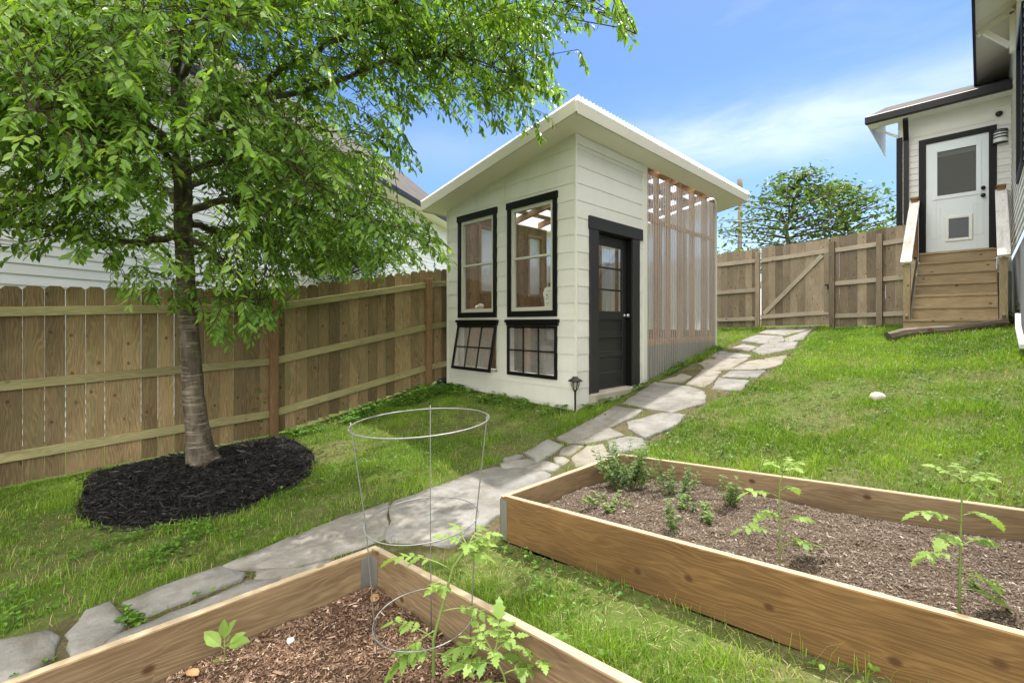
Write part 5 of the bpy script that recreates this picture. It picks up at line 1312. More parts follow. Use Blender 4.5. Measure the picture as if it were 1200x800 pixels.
# ================================================================== CHERRY TREE + MULCH
TD = 4.38
trunk_px = [(238, 560), (236, 540), (231, 500), (226, 450), (221, 390), (217, 320), (215, 250), (212, 170), (208, 90), (204, 0), (202, -120), (206, -260)]
trunk_r = [.165, .118, .094, .087, .083, .078, .074, .068, .058, .050, .040, .028]
tree_base = P(238, 558, TD)
tree = thing('cherry_tree', tree_base, 'leafy cherry tree with banded bark growing out of the black mulch', 'tree')
def leaf_tree_cherry():
    mb = MB(); tp = [P(u, v, TD) for u, v in trunk_px]
    tp[0].z -= .1
    tp2 = []; rr = []
    for i in range(len(tp) - 1):
        for k in range(4):
            f = k / 4; tp2.append(tp[i].lerp(tp[i+1], f) + Vector((random.gauss(0, .004), random.gauss(0, .004), 0))); rr.append(trunk_r[i] * (1-f) + trunk_r[i+1] * f)
    tp2.append(tp[-1]); rr.append(trunk_r[-1])
    mb.tube(tp2, rr, 24)
    for p in mb.v:      # root flare
        h_ = max(p.z - tree_base.z - .09, -.05); ax = tp2[0].lerp(tp2[8], min(max(h_ / .5, 0), 1)); dx, dy = p.x - ax.x, p.y - ax.y; a_ = math.atan2(dy, dx)
        k = 1 + (.24 * math.cos(5 * a_ + .6) + .12 * math.cos(3 * a_) + .26) * math.exp(-max(h_, 0) / .12) + .02 * math.cos(4 * a_ + h_ * 3)
        p.x, p.y = ax.x + dx * k, ax.y + dy * k
    mb.build('trunk', M['bark'], tree)
    # limbs: (height index on trunk, points in the picture with depth)
    L = [
     (7.1, [(290, 112, 4.2), (330, 82, 4.0), (400, 42, 3.8), (470, 0, 3.6), (560, -25, 3.5), (660, -10, 3.4), (745, 40, 3.3)]),
     (7.1, [(270, 130, 4.5), (340, 100, 4.8), (430, 60, 5.0), (520, 60, 5.0), (590, 110, 4.8)]),
     (6.4, [(180, 168, 4.3), (130, 160, 4.0), (60, 140, 3.5), (10, 130, 3.1), (-60, 150, 2.9)]),
     (6.0, [(260, 235, 4.3), (330, 240, 4.3), (410, 250, 4.4), (480, 270, 4.5), (528, 292, 4.5)]),
     (5.6, [(240, 290, 4.2), (275, 320, 4.0), (300, 350, 3.9), (310, 375, 3.85)]),
     (5.7, [(190, 280, 4.2), (130, 285, 3.9), (70, 270, 3.6), (10, 265, 3.4), (-60, 280, 3.2)]),
     (6.6, [(250, 190, 4.0), (300, 180, 3.6), (340, 190, 3.3), (370, 220, 3.1)]),
     (6.8, [(180, 150, 4.0), (130, 110, 3.4), (90, 90, 3.0), (60, 100, 2.7), (40, 130, 2.55)]),
     (7.6, [(160, 90, 4.2), (90, 50, 3.8), (20, 30, 3.4), (-60, 40, 3.0)]),
     (8.0, [(240, 60, 4.1), (290, 20, 3.8), (330, -30, 3.5), (390, -60, 3.2), (460, -40, 3.0)]),
     (8.2, [(250, 50, 4.6), (330, 10, 5.0), (430, -10, 5.3), (520, 10, 5.4), (620, 60, 5.1)]),
     (6.3, [(240, 210, 4.7), (300, 200, 5.2), (370, 190, 5.6), (440, 210, 5.9)]),
     (6.1, [(190, 220, 4.8), (140, 215, 5.3), (80, 200, 5.8), (10, 200, 6.2)]),
     (7.4, [(180, 110, 4.9), (120, 80, 5.5), (50, 70, 6.0), (-30, 60, 6.4)]),
     (8.6, [(160, 10, 4.4), (100, -50, 4.6), (20, -100, 4.6), (-80, -120, 4.4)]),
     (9.0, [(240, -40, 4.3), (300, -110, 4.2), (380, -160, 4.0), (470, -170, 3.9)]),
     (9.4, [(170, -90, 4.5), (120, -170, 4.9), (60, -240, 5.1)]),
     (10, [(230, -180, 4.6), (270, -260, 5.0), (330, -330, 5.2)]),
     (9.2, [(230, -60, 4.9), (290, -120, 5.6), (380, -140, 6.2)]),
     (8.4, [(180, 0, 4.0), (130, -50, 3.4), (100, -100, 2.9)]),
     (10.5, [(190, -260, 4.2), (160, -360, 4.0), (150, -450, 3.9)]),
     (7.9, [(210, 60, 3.8), (225, 30, 3.3), (250, 10, 2.9), (270, 20, 2.6)]),
     (7.3, [(300, 120, 4.1), (380, 100, 3.9), (470, 70, 3.8), (560, 70, 3.8), (640, 110, 3.9)]),
     (7.0, [(290, 150, 4.6), (370, 150, 4.8), (450, 160, 4.9)]),
     (5.9, [(250, 270, 4.6), (320, 285, 4.9), (380, 300, 5.1), (430, 310, 5.1)]),
    ]
    nodes = []
    bm_ = MB()
    for (h, pts) in L:
        i = int(h); f = h - i; s0 = tp[i].lerp(tp[i+1], f); r0 = (trunk_r[i] * (1-f) + trunk_r[i+1] * f) * .52
        w = [s0] + [P(*q) for q in pts]
        # smooth
        sm = []
        for k in range(len(w) - 1):
            p_1 = w[max(k-1, 0)]; p_2 = w[k]; p_3 = w[k+1]; p_4 = w[min(k+2, len(w)-1)]
            for j in range(5):
                t = j / 5
                q = .5 * ((2*p_2) + (p_3 - p_1) * t + (2*p_1 - 5*p_2 + 4*p_3 - p_4) * t*t + (3*p_2 - p_1 - 3*p_3 + p_4) * t**3)
                sm.append(q + rvec(.010))
        sm.append(w[-1]); n = len(sm)
        rad = [max(.005, r0 * (1 - k / (n - 1)) ** .9) for k in range(n)]
        bm_.tube(sm, rad, 8)
        for k in range(n):
            if k >= n * .22: nodes.append((sm[k], (sm[min(k+1, n-1)] - sm[max(k-1, 0)]).normalized(), k / n))
    bm_.build('limbs', M['bark'], tree)
    # region of sky and shed that stays clear of leaves (photo pixels of the view from the garden)
    crown = [(-900, -1500), (-900, 330), (-40, 322), (20, 306), (70, 318), (112, 300), (128, 345), (170, 372), (215, 362), (250, 420), (262, 444), (284, 440), (300, 396), (330, 372), (352, 340), (395, 325), (430, 332), (480, 322), (520, 318), (542, 300), (530, 276), (508, 262), (478, 240), (470, 215), (498, 200), (505, 185), (478, 165), (488, 140), (508, 132), (528, 152), (560, 166), (600, 152), (640, 168), (664, 140), (668, 112), (652, 82), (655, 58), (676, 66), (690, 84), (706, 64), (704, 44), (714, 30), (738, 58), (762, 56), (748, 26), (726, 8), (733, -60), (760, -1500)]
    holes = [([(190, -50), (232, -50), (242, 345), (203, 345)], .30), ([(0, 242), (125, 248), (110, 330), (0, 330)], .45), ([(395, 135), (520, 150), (520, 245), (430, 225)], .55), ([(255, 20), (440, 30), (430, 165), (280, 150)], .42),
             ([(460, 120), (560, 110), (560, 180), (460, 200)], .6), ([(130, 205), (205, 215), (205, 330), (130, 300)], .55), ([(225, 190), (300, 200), (300, 330), (225, 300)], .75), ([(640, -5), (770, -5), (770, 70), (640, 95)], .55), ([(330, 300), (470, 300), (470, 345), (330, 345)], .5)]
    TW = MB(); P_, X_, U_, S_, T_ = [], [], [], [], []
    cn = np.array(FW); 
    def proj(p):
        D = p.x * FW[0] + p.y * FW[1]; x = p.x * RT[0] + p.y * RT[1]
        if D < .5: return None
        return 600 + F * x / D, 379 - F * (p.z - ZC) / D, D
    def inside(p, soft=True):
        q = proj(p)
        if q is None: return False
        u, v, D = q
        if D < 2.35: return False
        if not pip(crown, np.array([u]), np.array([v]))[0]: return False
        if soft:
            for poly, pr in holes:
                if pip(poly, np.array([u]), np.array([v]))[0] and random.random() > pr: return False
        return True
    count = 0; tries = 0
    while count < 3500 and tries < 60000:
        tries += 1
        nd, dr, f = random.choice(nodes)
        off = rvec(.38); off.z = off.z * .8 + random.uniform(-.05, .25)
        b = nd + off
        if not inside(b): continue
        q = proj(b)
        if q[1] < -140 and random.random() < .93: continue      # thinner above the picture
        # twig direction: outwards from trunk and along limb, then drooping
        outw = Vector((b.x - tree_base.x, b.y - tree_base.y, 0)); outw = outw.normalized() if outw.length > .1 else rvec(1)
        d = (outw * .55 + dr * .5 + rvec(.5) + Vector((0, 0, .12))).normalized()
        ln = random.uniform(.22, .48); ns = 6; pts = [b]; cur = d
        for k in range(ns):
            cur = (cur + Vector((0, 0, -.17)) + rvec(.05)).normalized(); pts.append(pts[-1] + cur * ln / ns)
        if not inside(pts[-1], False):
            ln *= .45; pts = [b]; cur = Vector((d.x*.4, d.y*.4, -.6)).normalized()
            for k in range(ns):
                cur = (cur + Vector((0, 0, -.1)) + rvec(.05)).normalized(); pts.append(pts[-1] + cur * ln / ns)
            if not inside(pts[-1], False): continue
        count += 1
        if off.length < .8: TW.tube([nd, nd.lerp(b, .5) + rvec(.03), b], [.0042, .003, .0022], 4, cap=False)
        TW.tube(pts, [.0028 - .0018 * k / ns for k in range(ns + 1)], 4, cap=False)
        bt = random.gauss(.46, .13)
        for k in range(6):
            p = nd.lerp(b, .25 + .13 * k); x = (rvec(.6) + Vector((0, 0, -.5))).normalized()
            P_.append(tuple(p)); X_.append(tuple(x)); U_.append(tuple(Vector((0, 0, 1)) + rvec(.4))); Lf = random.uniform(.042, .085); S_.append((Lf, Lf * .9, Lf)); T_.append(bt + random.gauss(0, .16))
        nl = random.randint(12, 19)
        for k in range(nl):
            g = (k + .6) / nl * ns; i = min(int(g), ns - 1); p = pts[i].lerp(pts[i+1], g - i)
            ax = (pts[i+1] - pts[i]).normalized(); side = ax.cross(Vector((0, 0, 1)))
            side = side.normalized() if side.length > .05 else Vector((1, 0, 0))
            sg = 1 if k % 2 else -1
            x = (ax * .55 + side * sg * .75 + Vector((0, 0, -.42)) + rvec(.25)).normalized()
            P_.append(tuple(p + x * .012)); X_.append(tuple(x)); U_.append(tuple(Vector((0, 0, 1)) + outw * .35 + rvec(.35)))
            Lf = random.uniform(.042, .088); S_.append((Lf, Lf * random.uniform(.80, 1.05), Lf)); T_.append(bt + random.gauss(0, .16))
    TW.build('twigs', M['twig'], tree)
    o = instances_np('crown', LEAF, LEAF_F, np.array(P_), frames_np(np.array(X_), np.array(U_)), np.array(S_), np.clip(np.array(T_), 0, 1), M['leaf'], tree)
leaf_tree_cherry()

# mulch ring
mpx = [(103, 560), (95, 585), (96, 606), (120, 620), (150, 624), (200, 618), (262, 605), (320, 583), (353, 563), (367, 548), (366, 535), (350, 522), (330, 513)]
mp = [G(*q) for q in mpx]
mpoly = [(p.x, p.y) for p in mp] + [(1.75, 6.06), (1.2, 6.08), (.5, 6.10), (.15, 6.0)]
MULCH = mpoly
def mulch():
    c = np.mean(mpoly, axis=0); n = 72
    ang = np.linspace(0, 2*np.pi, n, endpoint=False); rad = []
    for a in ang:      # ray to the outline
        best = .3
        for i in range(len(mpoly)):
            p, q = np.array(mpoly[i]) - c, np.array(mpoly[(i+1) % len(mpoly)]) - c
            d = np.array([math.cos(a), math.sin(a)]); e = q - p; den = d[0]*e[1] - d[1]*e[0]
            if abs(den) < 1e-9: continue
            t = (p[0]*e[1] - p[1]*e[0]) / den; s = (p[0]*d[1] - p[1]*d[0]) / den
            if t > 0 and -1e-6 <= s <= 1 + 1e-6: best = max(best, t)
        rad.append(best)
    rad = np.array(rad); rad = (rad + np.roll(rad, 1) + np.roll(rad, -1)) / 3
    def hgt(x, y, f): return terr(x, y) + .012 + .085 * (1 - f ** 2.2) + (vnoise(x, y, 5) - .5) * .05 * (1 - f**4) + (vnoise(x, y, 17) - .5) * .03
    V = []; K = 26
    for k in range(K + 1):
        f = k / K; x = c[0] + rad * f * np.cos(ang); y = c[1] + rad * f * np.sin(ang)
        z = hgt(x, y, f) if k < K else terr(x, y) - .03
        V += list(np.c_[x, y, z])
    loops = []
    for k in range(K):
        for i in range(n): loops += [k*n+i, (k+1)*n+i, (k+1)*n+(i+1) % n, k*n+(i+1) % n]
    m = len(loops) // 4
    o = mesh_np('mulch', np.array(V), loops, np.arange(m)*4, np.full(m, 4), np.full(m, .5), M['mulch'], None, True)
    tag(o, 'mound of black shredded mulch round the tree trunk', 'mulch', kind='stuff')
    N = 22000; f = np.sqrt(rng.random(N)) * np.where(rng.random(N) < .12, 1.07, 1.0); a = rng.uniform(0, 2*np.pi, N); rr = np.interp(a, np.r_[ang, 2*np.pi], np.r_[rad, rad[0]])
    x = c[0] + rr * f * np.cos(a) * .985; y = c[1] + rr * f * np.sin(a) * .985
    pos = np.c_[x, y, np.where(f > 1, terr(x, y) + .012, hgt(x, y, np.minimum(f, 1))) + rng.uniform(-.004, .018, N)]
    az = rng.uniform(0, 2*np.pi, N); el = rng.normal(.05, .35, N); dx = np.c_[np.cos(az)*np.cos(el), np.sin(az)*np.cos(el), np.sin(el)]
    L = .034 * rng.lognormal(0, .5, N)
    t = [(-.5, -.5, 0), (.5, -.3, .2), (.5, .3, .2), (-.5, .5, 0), (0, 0, .9)]
    instances_np('mulch_shreds', t, [(0, 1, 4), (1, 2, 4), (2, 3, 4), (3, 0, 4)], pos, frames_np(dx, np.c_[rng.normal(0, .4, N), rng.normal(0, .4, N), np.ones(N)]),
                 np.c_[L, L * .13, L * .13], np.clip(rng.exponential(.28, N), 0, 1), M['chip_black'], o)
    # plastic edging along the lawn side
    mb = MB(); pts = []
    for i in range(n):
        a = ang[i]; p = Vector((c[0] + (rad[i] + .012) * math.cos(a), c[1] + (rad[i] + .012) * math.sin(a), 0))
        p.z = T(p.x, p.y); pts.append(p)
    sel = [p for p in pts if p.y < 5.9]
    # order along the open side
    k0 = next(i for i in range(n) if pts[i].y >= 5.9 and pts[(i+1) % n].y < 5.9)
    order = [pts[(k0 + 1 + j) % n] for j in range(n) if pts[(k0 + 1 + j) % n].y < 5.9]
    vs = []
    for p in order: vs += [p + Vector((0, 0, -.03)), p + Vector((0, 0, .018))]
    mb.faces(vs, [(2*i, 2*i+2, 2*i+3, 2*i+1) for i in range(len(order)-1)], smooth=True)
    e = mb.build('garden_edging', M['black_plastic'], org=order[0]); md = e.modifiers.new('thick', 'SOLIDIFY'); md.thickness = .008
    mb2 = MB(); mb2.tube([p + Vector((0, 0, .018)) for p in order], .007, 8); r = mb2.build('rim', M['black_plastic'], e, org=order[0])
    tag(e, 'black plastic edging curving round the mulch', 'edging')
mulch()

# thin sapling by the fence post
p = G(300, 512); sp = thing('sapling', p, 'thin leafy sapling against the fence beside the first post', 'sapling')
mb = MB(); top = p + Vector((0, 0, .62)); mb.tube([p, p + Vector((.03, -.02, .3)), top], [.005, .004, .002], 6); ls = LeafSet()
for k in range(16):
    f = .25 + .75 * k / 16; q = p.lerp(top, f); a = k * 2.4; d = Vector((math.cos(a), math.sin(a), .0)); e = q + d * .13 + Vector((0, 0, .03)); mb.tube([q, e], .0015, 4)
    for j in range(3): ls.add(q.lerp(e, .5 + .25 * j), d + Vector((0, 0, -.5)) + rvec(.4), up3 + rvec(.3), .075, .075, random.gauss(.5, .18))
mb.build('stem', M['twig'], sp); ls.build('leaves', LEAF, LEAF_F, M['leaf'], sp)

# ================================================================== FAR TREES, POLE
def far_tree(label, u, D, vtop, half, seed, nleaf, name='tree', cat='tree', base_z=None, tiers=9, group='trees beyond the back fence', lowv=300, leaf=.15):
    rnd = random.Random(seed); b = P(u, 379, D); b.z = ZC - .2
    t = thing(name, b, label, cat, group); H = P(u, vtop, D).z - b.z
    mb = MB(); tp = [b + Vector((rnd.gauss(0, .05) * k, rnd.gauss(0, .05) * k, H * .92 * k / 6)) for k in range(7)]
    mb.tube(tp, [.16, .14, .12, .10, .07, .05, .02], 9); mb.build('trunk', M['bark'], t)
    P_, X_, U_, S_, T_ = [], [], [], [], []; lb = MB(); W = half / F * D
    zlow = P(u, lowv, D).z - b.z
    for k in range(tiers):
        f = (k + .3) / tiers; z = zlow + (H - zlow) * f
        for j in range(7):
            a = j * 2 * math.pi / 7 + k * .7 + rnd.uniform(-.4, .4); ln = W * (1 - f ** 1.6 * .82) * rnd.uniform(.6, 1.08)
            i = min(int(z / H * 6), 5); s = tp[i].lerp(tp[i+1], min(max((z / H * 6 - i) * 1.0, 0), 1)); s = Vector((s.x, s.y, b.z + z * .95))
            e = s + Vector((math.cos(a) * ln, math.sin(a) * ln, ln * .16 + rnd.uniform(-.1, .2))); lb.tube([s, s.lerp(e, .5) + Vector((0, 0, .08)), e], [.035, .02, .008], 5)
            for q in range(nleaf // (tiers * 7)):
                g = math.sqrt(rnd.uniform(.06, 1.0)); p = s.lerp(e, g) + Vector((rnd.gauss(0, .28), rnd.gauss(0, .28), rnd.gauss(0, .10)))
                P_.append(tuple(p)); x = (rnd.gauss(0, 1), rnd.gauss(0, 1), rnd.gauss(-.35, .3)); X_.append(x); U_.append((rnd.gauss(0, .4), rnd.gauss(0, .4), 1)); l = leaf * rnd.uniform(.6, 1.2); S_.append((l, l * 1.25, l)); T_.append(rnd.gauss(.5, .22))
    lb.build('limbs', M['bark'], t)
    instances_np('crown', LEAF, LEAF_F, np.array(P_), frames_np(np.array(X_), np.array(U_)), np.array(S_), np.clip(np.array(T_), 0, 1), M['far_leaf'], t)
far_tree('open tiered tree behind the gate, left of two', 926, 17, 196, 90, 3, 2300, lowv=286, leaf=.19)
far_tree('open tiered tree behind the right end of the back fence', 990, 17.5, 204, 70, 8, 2000, lowv=286, leaf=.19)
far_tree('low bright bush showing over the fence beside the house', 1032, 14.5, 262, 34, 12, 1800, 'bush', 'bush', None, 5, None, 330, .12)
far_tree('low bush showing over the fence behind the shed roof end', 862, 16, 288, 40, 21, 1800, 'bush', 'bush', None, 4, None, 340, .13)
far_tree('green leafy tree between neighbour house and left fence', 400, 11.2, 262, 110, 31, 5200, 'tree', 'tree', None, 7, None, 350, .13)
b = P(867, 379, 24); b.z = ZC - .3; up_ = thing('utility_pole', b, 'thin utility pole rising beyond the back corner of the shed', 'utility pole')
mb = MB(); mb.tube([b, b + Vector((0, 0, 7.0))], [.14, .10], 10); mb.build('pole', M['pole'], up_)
mb = MB(); mb.tube([b + Vector((.02, 0, 7.0)), b + Vector((.02, 0, 7.85))], [.13, .13], 14); mb.build('transformer', M['pole'], up_)

# weeds by the house wall
bushy('weed_clump', 'dark weed clump between the steps and the house foundation', 'weed', (1193, 381), 0, 14, .32, .12, .06, .2, M['mint_leaf'])

# ================================================================== GRASS AND GROUND COVER
def grass():
    regs = [  # x0,x1,y0,y1,density,height,width
        (1.14, 2.0, -.4, 2.2, 14000, .043, .0030), (-1.6, 4.5, 2.15, 6.15, 9500, .033, .0036), (3.38, 6.6, -.38, 3.3, 8500, .038, .0042),
        (6.6, 11.5, -.38, 3.4, 4600, .042, .0062), (8.5, 11.5, 3.4, 6.1, 1800, .055, .007), (4.3, 8.6, 6.0, 6.2, 800, .05, .006), (-3.5, -1.6, 2.2, 6.15, 1500, .05, .005)]
    xs, ys, hs, ws = [], [], [], []
    for (x0, x1, y0, y1, den, h, w) in regs:
        n = int(den * (x1 - x0) * (y1 - y0)); xs.append(rng.uniform(x0, x1, n)); ys.append(rng.uniform(y0, y1, n)); hs.append(np.full(n, h)); ws.append(np.full(n, w))
    x = np.concatenate(xs); y = np.concatenate(ys); h = np.concatenate(hs); w = np.concatenate(ws)
    patch = vnoise(x, y, 1.1) * .5 + vnoise(x, y, 3.1) * .35 + vnoise(x, y, 9) * .25
    keep = rng.random(len(x)) < np.clip((patch - .33) * 4.0, .08, 1.0)
    # worn strips: foot of the big bed board, under the steps, bare spots on the upper lawn
    worn = np.exp(-((x - 1.93) / .13) ** 2) * (y < 2.1) * (x < 2.01)
    worn += np.exp(-((x - 3.55) / .16) ** 2) * (vnoise(x, y, 2.2) > .5) * (x > 3.38) * .7
    for (bu, bv, br) in ((1180, 462, .35), (1010, 425, .25), (960, 452, .2), (1100, 500, .3), (990, 560, .25), (1150, 560, .3), (420, 480, .35), (700, 730, .12), (650, 660, .12), (560, 640, .15), (1120, 440, .3)):
        q = G(bu, bv); worn += .8 * np.exp(-(((x - q.x) ** 2 + (y - q.y) ** 2) / br ** 2))
    keep &= rng.random(len(x)) > np.clip(worn, 0, .96)
    pth = pip(PATH_POLY, x, y)
    onst = np.zeros(len(x), bool)
    for w_ in STONE_W: onst |= pip(w_, x, y)
    keep &= ~pth | (~onst & (rng.random(len(x)) < .30)) | (rng.random(len(x)) < .006)
    for (ax, bx, ay, by) in ((B2X0 - .005, B2X1 + .005, B2Y0, BED_Y + .005), (B1X0, B1X1 + .005, B1Y0, BED_Y), (SX0 - .015, SX1 + .02, SY0 - .03, SY1), (SX0 + .2, SX0 + 1.5, SY0 - .11, SY0), (10.0, 11.63, -.3, .92)):
        keep &= ~((x > ax) & (x < bx) & (y > ay) & (y < by))
    keep &= ~pip(MULCH, x, y)
    D = x * FW[0] + y * FW[1]; lat = x * RT[0] + y * RT[1]
    keep &= (D > .6) & (np.abs(lat) < 1.55 * D + .4)
    x, y, h, w, patch = x[keep], y[keep], h[keep], w[keep], patch[keep]; n = len(x)
    z = terr(x, y) + (vnoise(x, y, 1.7) - .5) * .035 + (vnoise(x, y, 6) - .5) * .018 - .004
    H = h * rng.lognormal(-.05, .38, n) * (.40 + 1.15 * vnoise(x, y, 5)) ; H = np.clip(H, .012, .13)
    az = rng.uniform(0, 2*np.pi, n); lean = np.abs(rng.normal(.45, .35, n)) * H
    fx, fy = np.cos(az), np.sin(az); sx, sy = -fy, fx
    W = w * rng.uniform(.6, 1.3, n)
    b = np.c_[x, y, z]
    side = np.c_[sx, sy, np.zeros(n)] * W[:, None] * .5
    mid = b + np.c_[fx * lean * .35, fy * lean * .35, H * .62]; tip = b + np.c_[fx * lean, fy * lean, H]
    V = np.stack([b - side, b + side, mid + side * .8, mid - side * .8, tip], 1).reshape(-1, 3)
    k = (np.arange(n) * 5)[:, None]
    loops = np.concatenate([k + np.array([[0, 1, 2, 3]]), k + np.array([[3, 2, 4]])], 1).ravel()
    starts = (np.arange(n) * 7)[:, None] + np.array([[0, 4]]); totals = np.tile([4, 3], n)
    tone = -.10 + .98 * (vnoise(x, y, 1.3) * .36 + vnoise(x, y, 5) * .36 + rng.random(n) * .36)
    tone = np.where(rng.random(n) < .035 + .13 * (patch < .50), rng.uniform(.86, 1.0, n), np.clip(tone, 0, .83))
    o = mesh_np('grass', V, loops, starts.ravel(), totals, np.repeat(tone, 2), M['grass'])
    tag(o, 'short green lawn grass with straw coloured patches on both sides of the path', 'grass', kind='stuff')
grass()

def clover():
    xs, ys, ss = [], [], []
    def area(poly, n, s):
        poly = [(p.x, p.y) for p in poly]; a = np.array(poly); lo, hi = a.min(0), a.max(0)
        x = rng.uniform(lo[0], hi[0], n * 4); y = rng.uniform(lo[1], hi[1], n * 4); m = pip(poly, x, y); x, y = x[m][:n], y[m][:n]
        m = rng.random(len(x)) < np.clip((vnoise(x, y, 4) - .30) * 2.6, .05, 1); xs.append(x[m]); ys.append(y[m]); ss.append(np.full(m.sum(), s))
    V3 = lambda *a: [Vector((q[0], q[1], 0)) for q in a]
    area(V3((1.95, 5.75), (3.0, 5.55), (4.36, 5.5), (4.36, 6.12), (1.95, 6.12)), 2600, .022)     # ivy strip along the fence
    area(V3((4.05, 3.5), (4.37, 3.5), (4.37, 5.9), (4.0, 5.9)), 700, .022)                       # foot of the shed
    area([G(120, 640), G(240, 612), G(260, 640), G(120, 690), G(0, 745), G(0, 700)], 900, .015)   # weeds in the near lawn
    area(V3((4.45, 3.2), (8.5, 3.15), (8.5, 3.36), (4.45, 3.36)), 900, .02)
    area([G(640, 530), G(668, 545), G(655, 552), G(630, 545)], 140, .018)
    area([G(145, 712), G(165, 735), G(150, 740), G(140, 722)], 90, .018)
    area(V3((3.5, -.3), (9.9, -.3), (11.2, 1.2), (11.2, 2.2), (3.5, 2.3)), 5200, .013)             # weeds mixed into the lawn
    area(V3((-1, 2.6), (4.3, 3.4), (4.3, 5.6), (2.2, 5.6), (-1, 5.9)), 3600, .013)
    area(V3((1.16, -.3), (1.98, -.3), (1.98, 2.1), (1.16, 2.1)), 500, .013)
    pp_ = [Vector((a, b, 0)) for a, b in PATH_POLY]; area(pp_, 5200, .0055)                       # moss in the joints
    x = np.concatenate(xs); y = np.concatenate(ys); s = np.concatenate(ss)
    onst = np.zeros(len(x), bool)
    for w_ in STONE_W: onst |= pip(w_, x, y)
    onst |= (x > 3.36) & (y < 2.17) & (x < 3.4)
    x, y, s = x[~onst], y[~onst], s[~onst]
    keep = ~pip(MULCH, x, y); x, y, s = x[keep], y[keep], s[keep]
    x = np.repeat(x, 3); y = np.repeat(y, 3); s = np.repeat(s, 3); n = len(x)
    hgt = np.repeat(rng.uniform(.010, .06, n // 3), 3) * np.clip(s / .014, .35, 1.1)
    z = terr(x, y) + (vnoise(x, y, 1.7) - .5) * .035 + hgt
    az = np.tile(np.array([0, 2.09, 4.19]), n // 3) + np.repeat(rng.uniform(0, 6.28, n // 3), 3)
    d = np.c_[np.cos(az), np.sin(az), rng.normal(.1, .25, n)]
    L = s * rng.lognormal(0, .3, n) * 1.25
    o = instances_np('ground_cover', OVAL, OVAL_F, np.c_[x, y, z], frames_np(d, np.c_[rng.normal(0, .25, n), rng.normal(0, .25, n), np.ones(n)]), np.c_[L, L * 1.3, L], np.clip(rng.normal(.45, .22, n), 0, 1), M['clover'])
    tag(o, 'low clover and ivy leaves along the fence, shed foot and lawn edge', 'ground cover', kind='stuff')
clover()

def litter():
    """dry thatch and twig bits lying on the bare ground"""
    n = 9000; regs = [(1.14, 2.0, -.3, 2.16, 2600), (3.4, 9.5, -.3, 3.0, 4200), (-1, 4.3, 3.0, 6.1, 2600)]
    x = np.concatenate([rng.uniform(a, b, k) for a, b, c, d, k in regs]); y = np.concatenate([rng.uniform(c, d, k) for a, b, c, d, k in regs]); n = len(x)
    keep = ~pip(MULCH, x, y) & ~pip(PATH_POLY, x, y) & ~((x > SX0) & (y > SY0 - .02)); x, y = x[keep], y[keep]; n = len(x)
    z = terr(x, y) + (vnoise(x, y, 1.7) - .5) * .035 + (vnoise(x, y, 6) - .5) * .018 + rng.uniform(.002, .02, n)
    az = rng.uniform(0, 6.28, n); el = rng.normal(0, .25, n); L = np.minimum(.022 * rng.lognormal(0, .5, n), .06)
    t = [(-.5, -.5, 0), (.5, -.4, 0), (.5, .4, 0), (-.5, .5, 0)]
    o = instances_np('thatch', t, [(0, 1, 2, 3)], np.c_[x, y, z], frames_np(np.c_[np.cos(az)*np.cos(el), np.sin(az)*np.cos(el), np.sin(el)], np.c_[rng.normal(0, .3, n), rng.normal(0, .3, n), np.ones(n)]), np.c_[L, np.minimum(L * .09, .0022), L], rng.uniform(.85, 1, n), M['grass'])
    tag(o, 'dry straw and twig bits scattered over the worn lawn', 'thatch', kind='stuff')
litter()

# ================================================================== CAMERA, SUN, SKY
cam = bpy.data.cameras.new('Camera'); co = bpy.data.objects.new('Camera', cam); COL.objects.link(co); scene.camera = co
co.location = (0, 0, ZC); co.rotation_euler = (math.radians(90), 0, math.atan2(-FW[0], FW[1]))
cam.sensor_width = 36; cam.lens = F / 1200 * 36; cam.shift_y = -21.0 / 1200; cam.clip_start = .05; cam.clip_end = 1000

SUN = Vector((.40, .10, 1.0)).normalized()
sd = bpy.data.lights.new('Sun', 'SUN'); so = bpy.data.objects.new('Sun', sd); COL.objects.link(so)
sd.energy = 3.0; sd.angle = math.radians(.55); sd.color = (1.0, .955, .88)
so.rotation_euler = SUN.to_track_quat('Z', 'Y').to_euler()

w = bpy.data.worlds.new('World'); scene.world = w; w.use_nodes = True
nt = w.node_tree; nt.nodes.clear()
def wn(t, **k):
    n = nt.nodes.new(t)
    for a, b in k.items(): setattr(n, a, b)
    return n
sky = wn('ShaderNodeTexSky', sky_type='NISHITA'); sky.sun_disc = False
sky.sun_elevation = math.asin(SUN.z); sky.sun_rotation = math.atan2(SUN.x, SUN.y)
sky.altitude = 200; sky.air_density = 1.0; sky.dust_density = .7; sky.ozone_density = 1.6
tc = wn('ShaderNodeTexCoord'); sep = wn('ShaderNodeSeparateXYZ'); nt.links.new(tc.outputs['Generated'], sep.inputs[0])
def wm(op, a, b=0.0, c=None):
    n = wn('ShaderNodeMath', operation=op)
    for i, v in enumerate((a, b) if c is None else (a, b, c)):
        if isinstance(v, (int, float)): n.inputs[i].default_value = v
        else: nt.links.new(v, n.inputs[i])
    return n.outputs[0]
def wnoise(scale_vec, scale, detail, rough, loc=(0, 0, 0), dist=0.0):
    mp_ = wn('ShaderNodeMapping'); mp_.inputs['Scale'].default_value = scale_vec; mp_.inputs['Location'].default_value = loc; nt.links.new(tc.outputs['Generated'], mp_.inputs[0])
    n = wn('ShaderNodeTexNoise'); nt.links.new(mp_.outputs[0], n.inputs[0]); n.inputs['Scale'].default_value = scale; n.inputs['Detail'].default_value = detail; n.inputs['Roughness'].default_value = rough; n.inputs['Distortion'].default_value = dist
    return n.outputs['Fac']
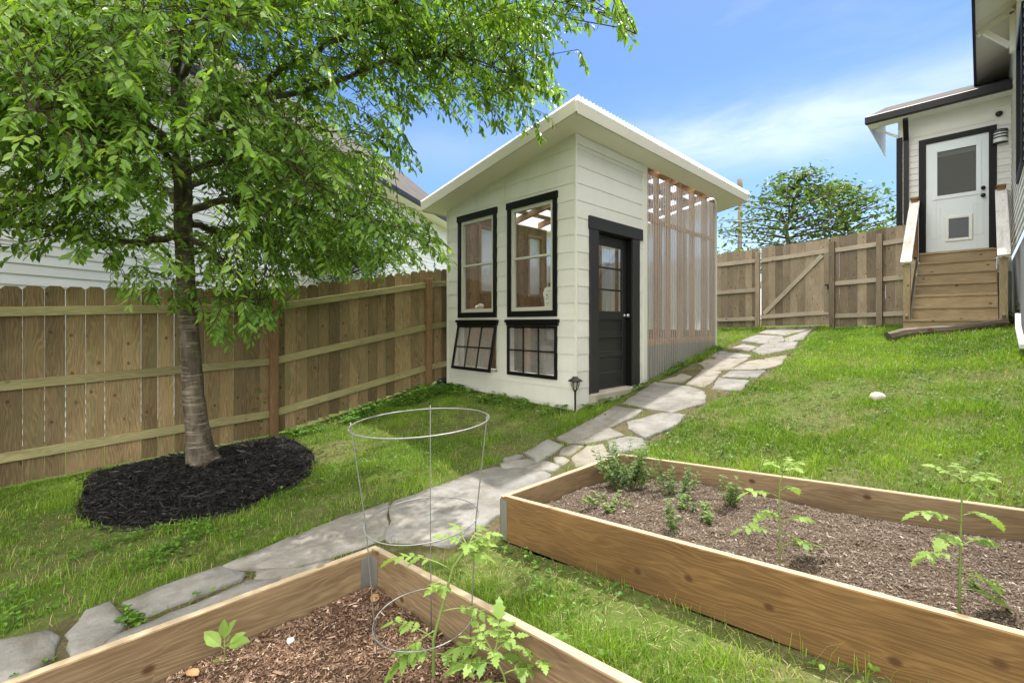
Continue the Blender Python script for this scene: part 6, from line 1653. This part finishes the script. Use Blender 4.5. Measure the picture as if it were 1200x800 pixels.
def wramp(f, stops):
    n = wn('ShaderNodeValToRGB'); e = n.color_ramp.elements
    while len(e) < len(stops): e.new(.5)
    for el, (p, c) in zip(e, stops): el.position = p; el.color = (c, c, c, 1)
    nt.links.new(f, n.inputs[0]); return n.outputs[0]
wisp = wnoise((1, 1, 3.5), 3.0, 7, .62, (0, 0, 0), .5)
# long streak low in the sky beyond the shed, thinner veils elsewhere
mid = wm('ADD', wm('MULTIPLY', sep.outputs['Y'], .03), .335)
band = wm('EXPONENT', wm('MULTIPLY', wm('POWER', wm('DIVIDE', wm('SUBTRACT', sep.outputs['Z'], mid), .055), 2.0), -1.0))
band = wm('MULTIPLY', band, wramp(sep.outputs['Y'], [(.35, 1.0), (.62, .25)]))
c1 = wm('MULTIPLY', band, wramp(wisp, [(.30, .25), (.62, 1.0)]))
c2 = wramp(wnoise((1, 1, 4), 2.2, 6, .6, (3.1, 1.7, .4), .4), [(.54, 0.0), (.84, .40)])
hz = wramp(sep.outputs['Z'], [(0.0, .50), (.10, .20), (.22, .0)])
cl = wm('MINIMUM', wm('MAXIMUM', wm('MULTIPLY', c1, .42), wm('MULTIPLY', c2, .30)), .9)
cl = wm('MAXIMUM', cl, hz)
mix = wn('ShaderNodeMix', data_type='RGBA'); nt.links.new(cl, mix.inputs[0])
hs = wn('ShaderNodeHueSaturation'); hs.inputs['Saturation'].default_value = 1.28; nt.links.new(sky.outputs[0], hs.inputs['Color'])
tint = wn('ShaderNodeMix', data_type='RGBA', blend_type='MULTIPLY'); tint.inputs[0].default_value = 1.0; nt.links.new(hs.outputs[0], tint.inputs[6]); tint.inputs[7].default_value = (1.03, .95, .99, 1)
nt.links.new(tint.outputs[2], mix.inputs[6]); mix.inputs[7].default_value = (8.4, 8.5, 9.3, 1)
# unseen bright broken cloud, added overhead and behind the viewer as fill light
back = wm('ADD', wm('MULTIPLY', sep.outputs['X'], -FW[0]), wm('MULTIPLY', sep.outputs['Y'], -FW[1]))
fill_puff = wnoise((1, 1, 1.6), 2.6, 7, .6, (5.2, .7, 2.2), .4)
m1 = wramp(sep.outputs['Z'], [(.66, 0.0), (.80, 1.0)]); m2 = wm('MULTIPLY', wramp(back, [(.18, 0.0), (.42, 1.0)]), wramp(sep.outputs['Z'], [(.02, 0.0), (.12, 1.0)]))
m3 = wm('MULTIPLY', wm('MAXIMUM', m1, m2), wramp(fill_puff, [(.36, .35), (.50, 1.0)]))
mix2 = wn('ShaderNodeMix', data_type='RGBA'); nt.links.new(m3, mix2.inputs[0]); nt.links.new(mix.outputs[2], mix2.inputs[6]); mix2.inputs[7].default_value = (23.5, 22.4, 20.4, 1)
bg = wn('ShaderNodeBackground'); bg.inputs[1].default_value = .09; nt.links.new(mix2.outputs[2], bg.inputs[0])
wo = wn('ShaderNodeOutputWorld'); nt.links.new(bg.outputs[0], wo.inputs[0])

vs = scene.view_settings
vs.view_transform = 'Standard'; vs.look = 'None'; vs.exposure = 1.2; vs.gamma = 1.0; vs.use_curve_mapping = False
scene.render.engine = 'CYCLES'
scene.cycles.max_bounces = 8; scene.cycles.transparent_max_bounces = 16; scene.cycles.diffuse_bounces = 4
scene.cycles.use_denoising = True
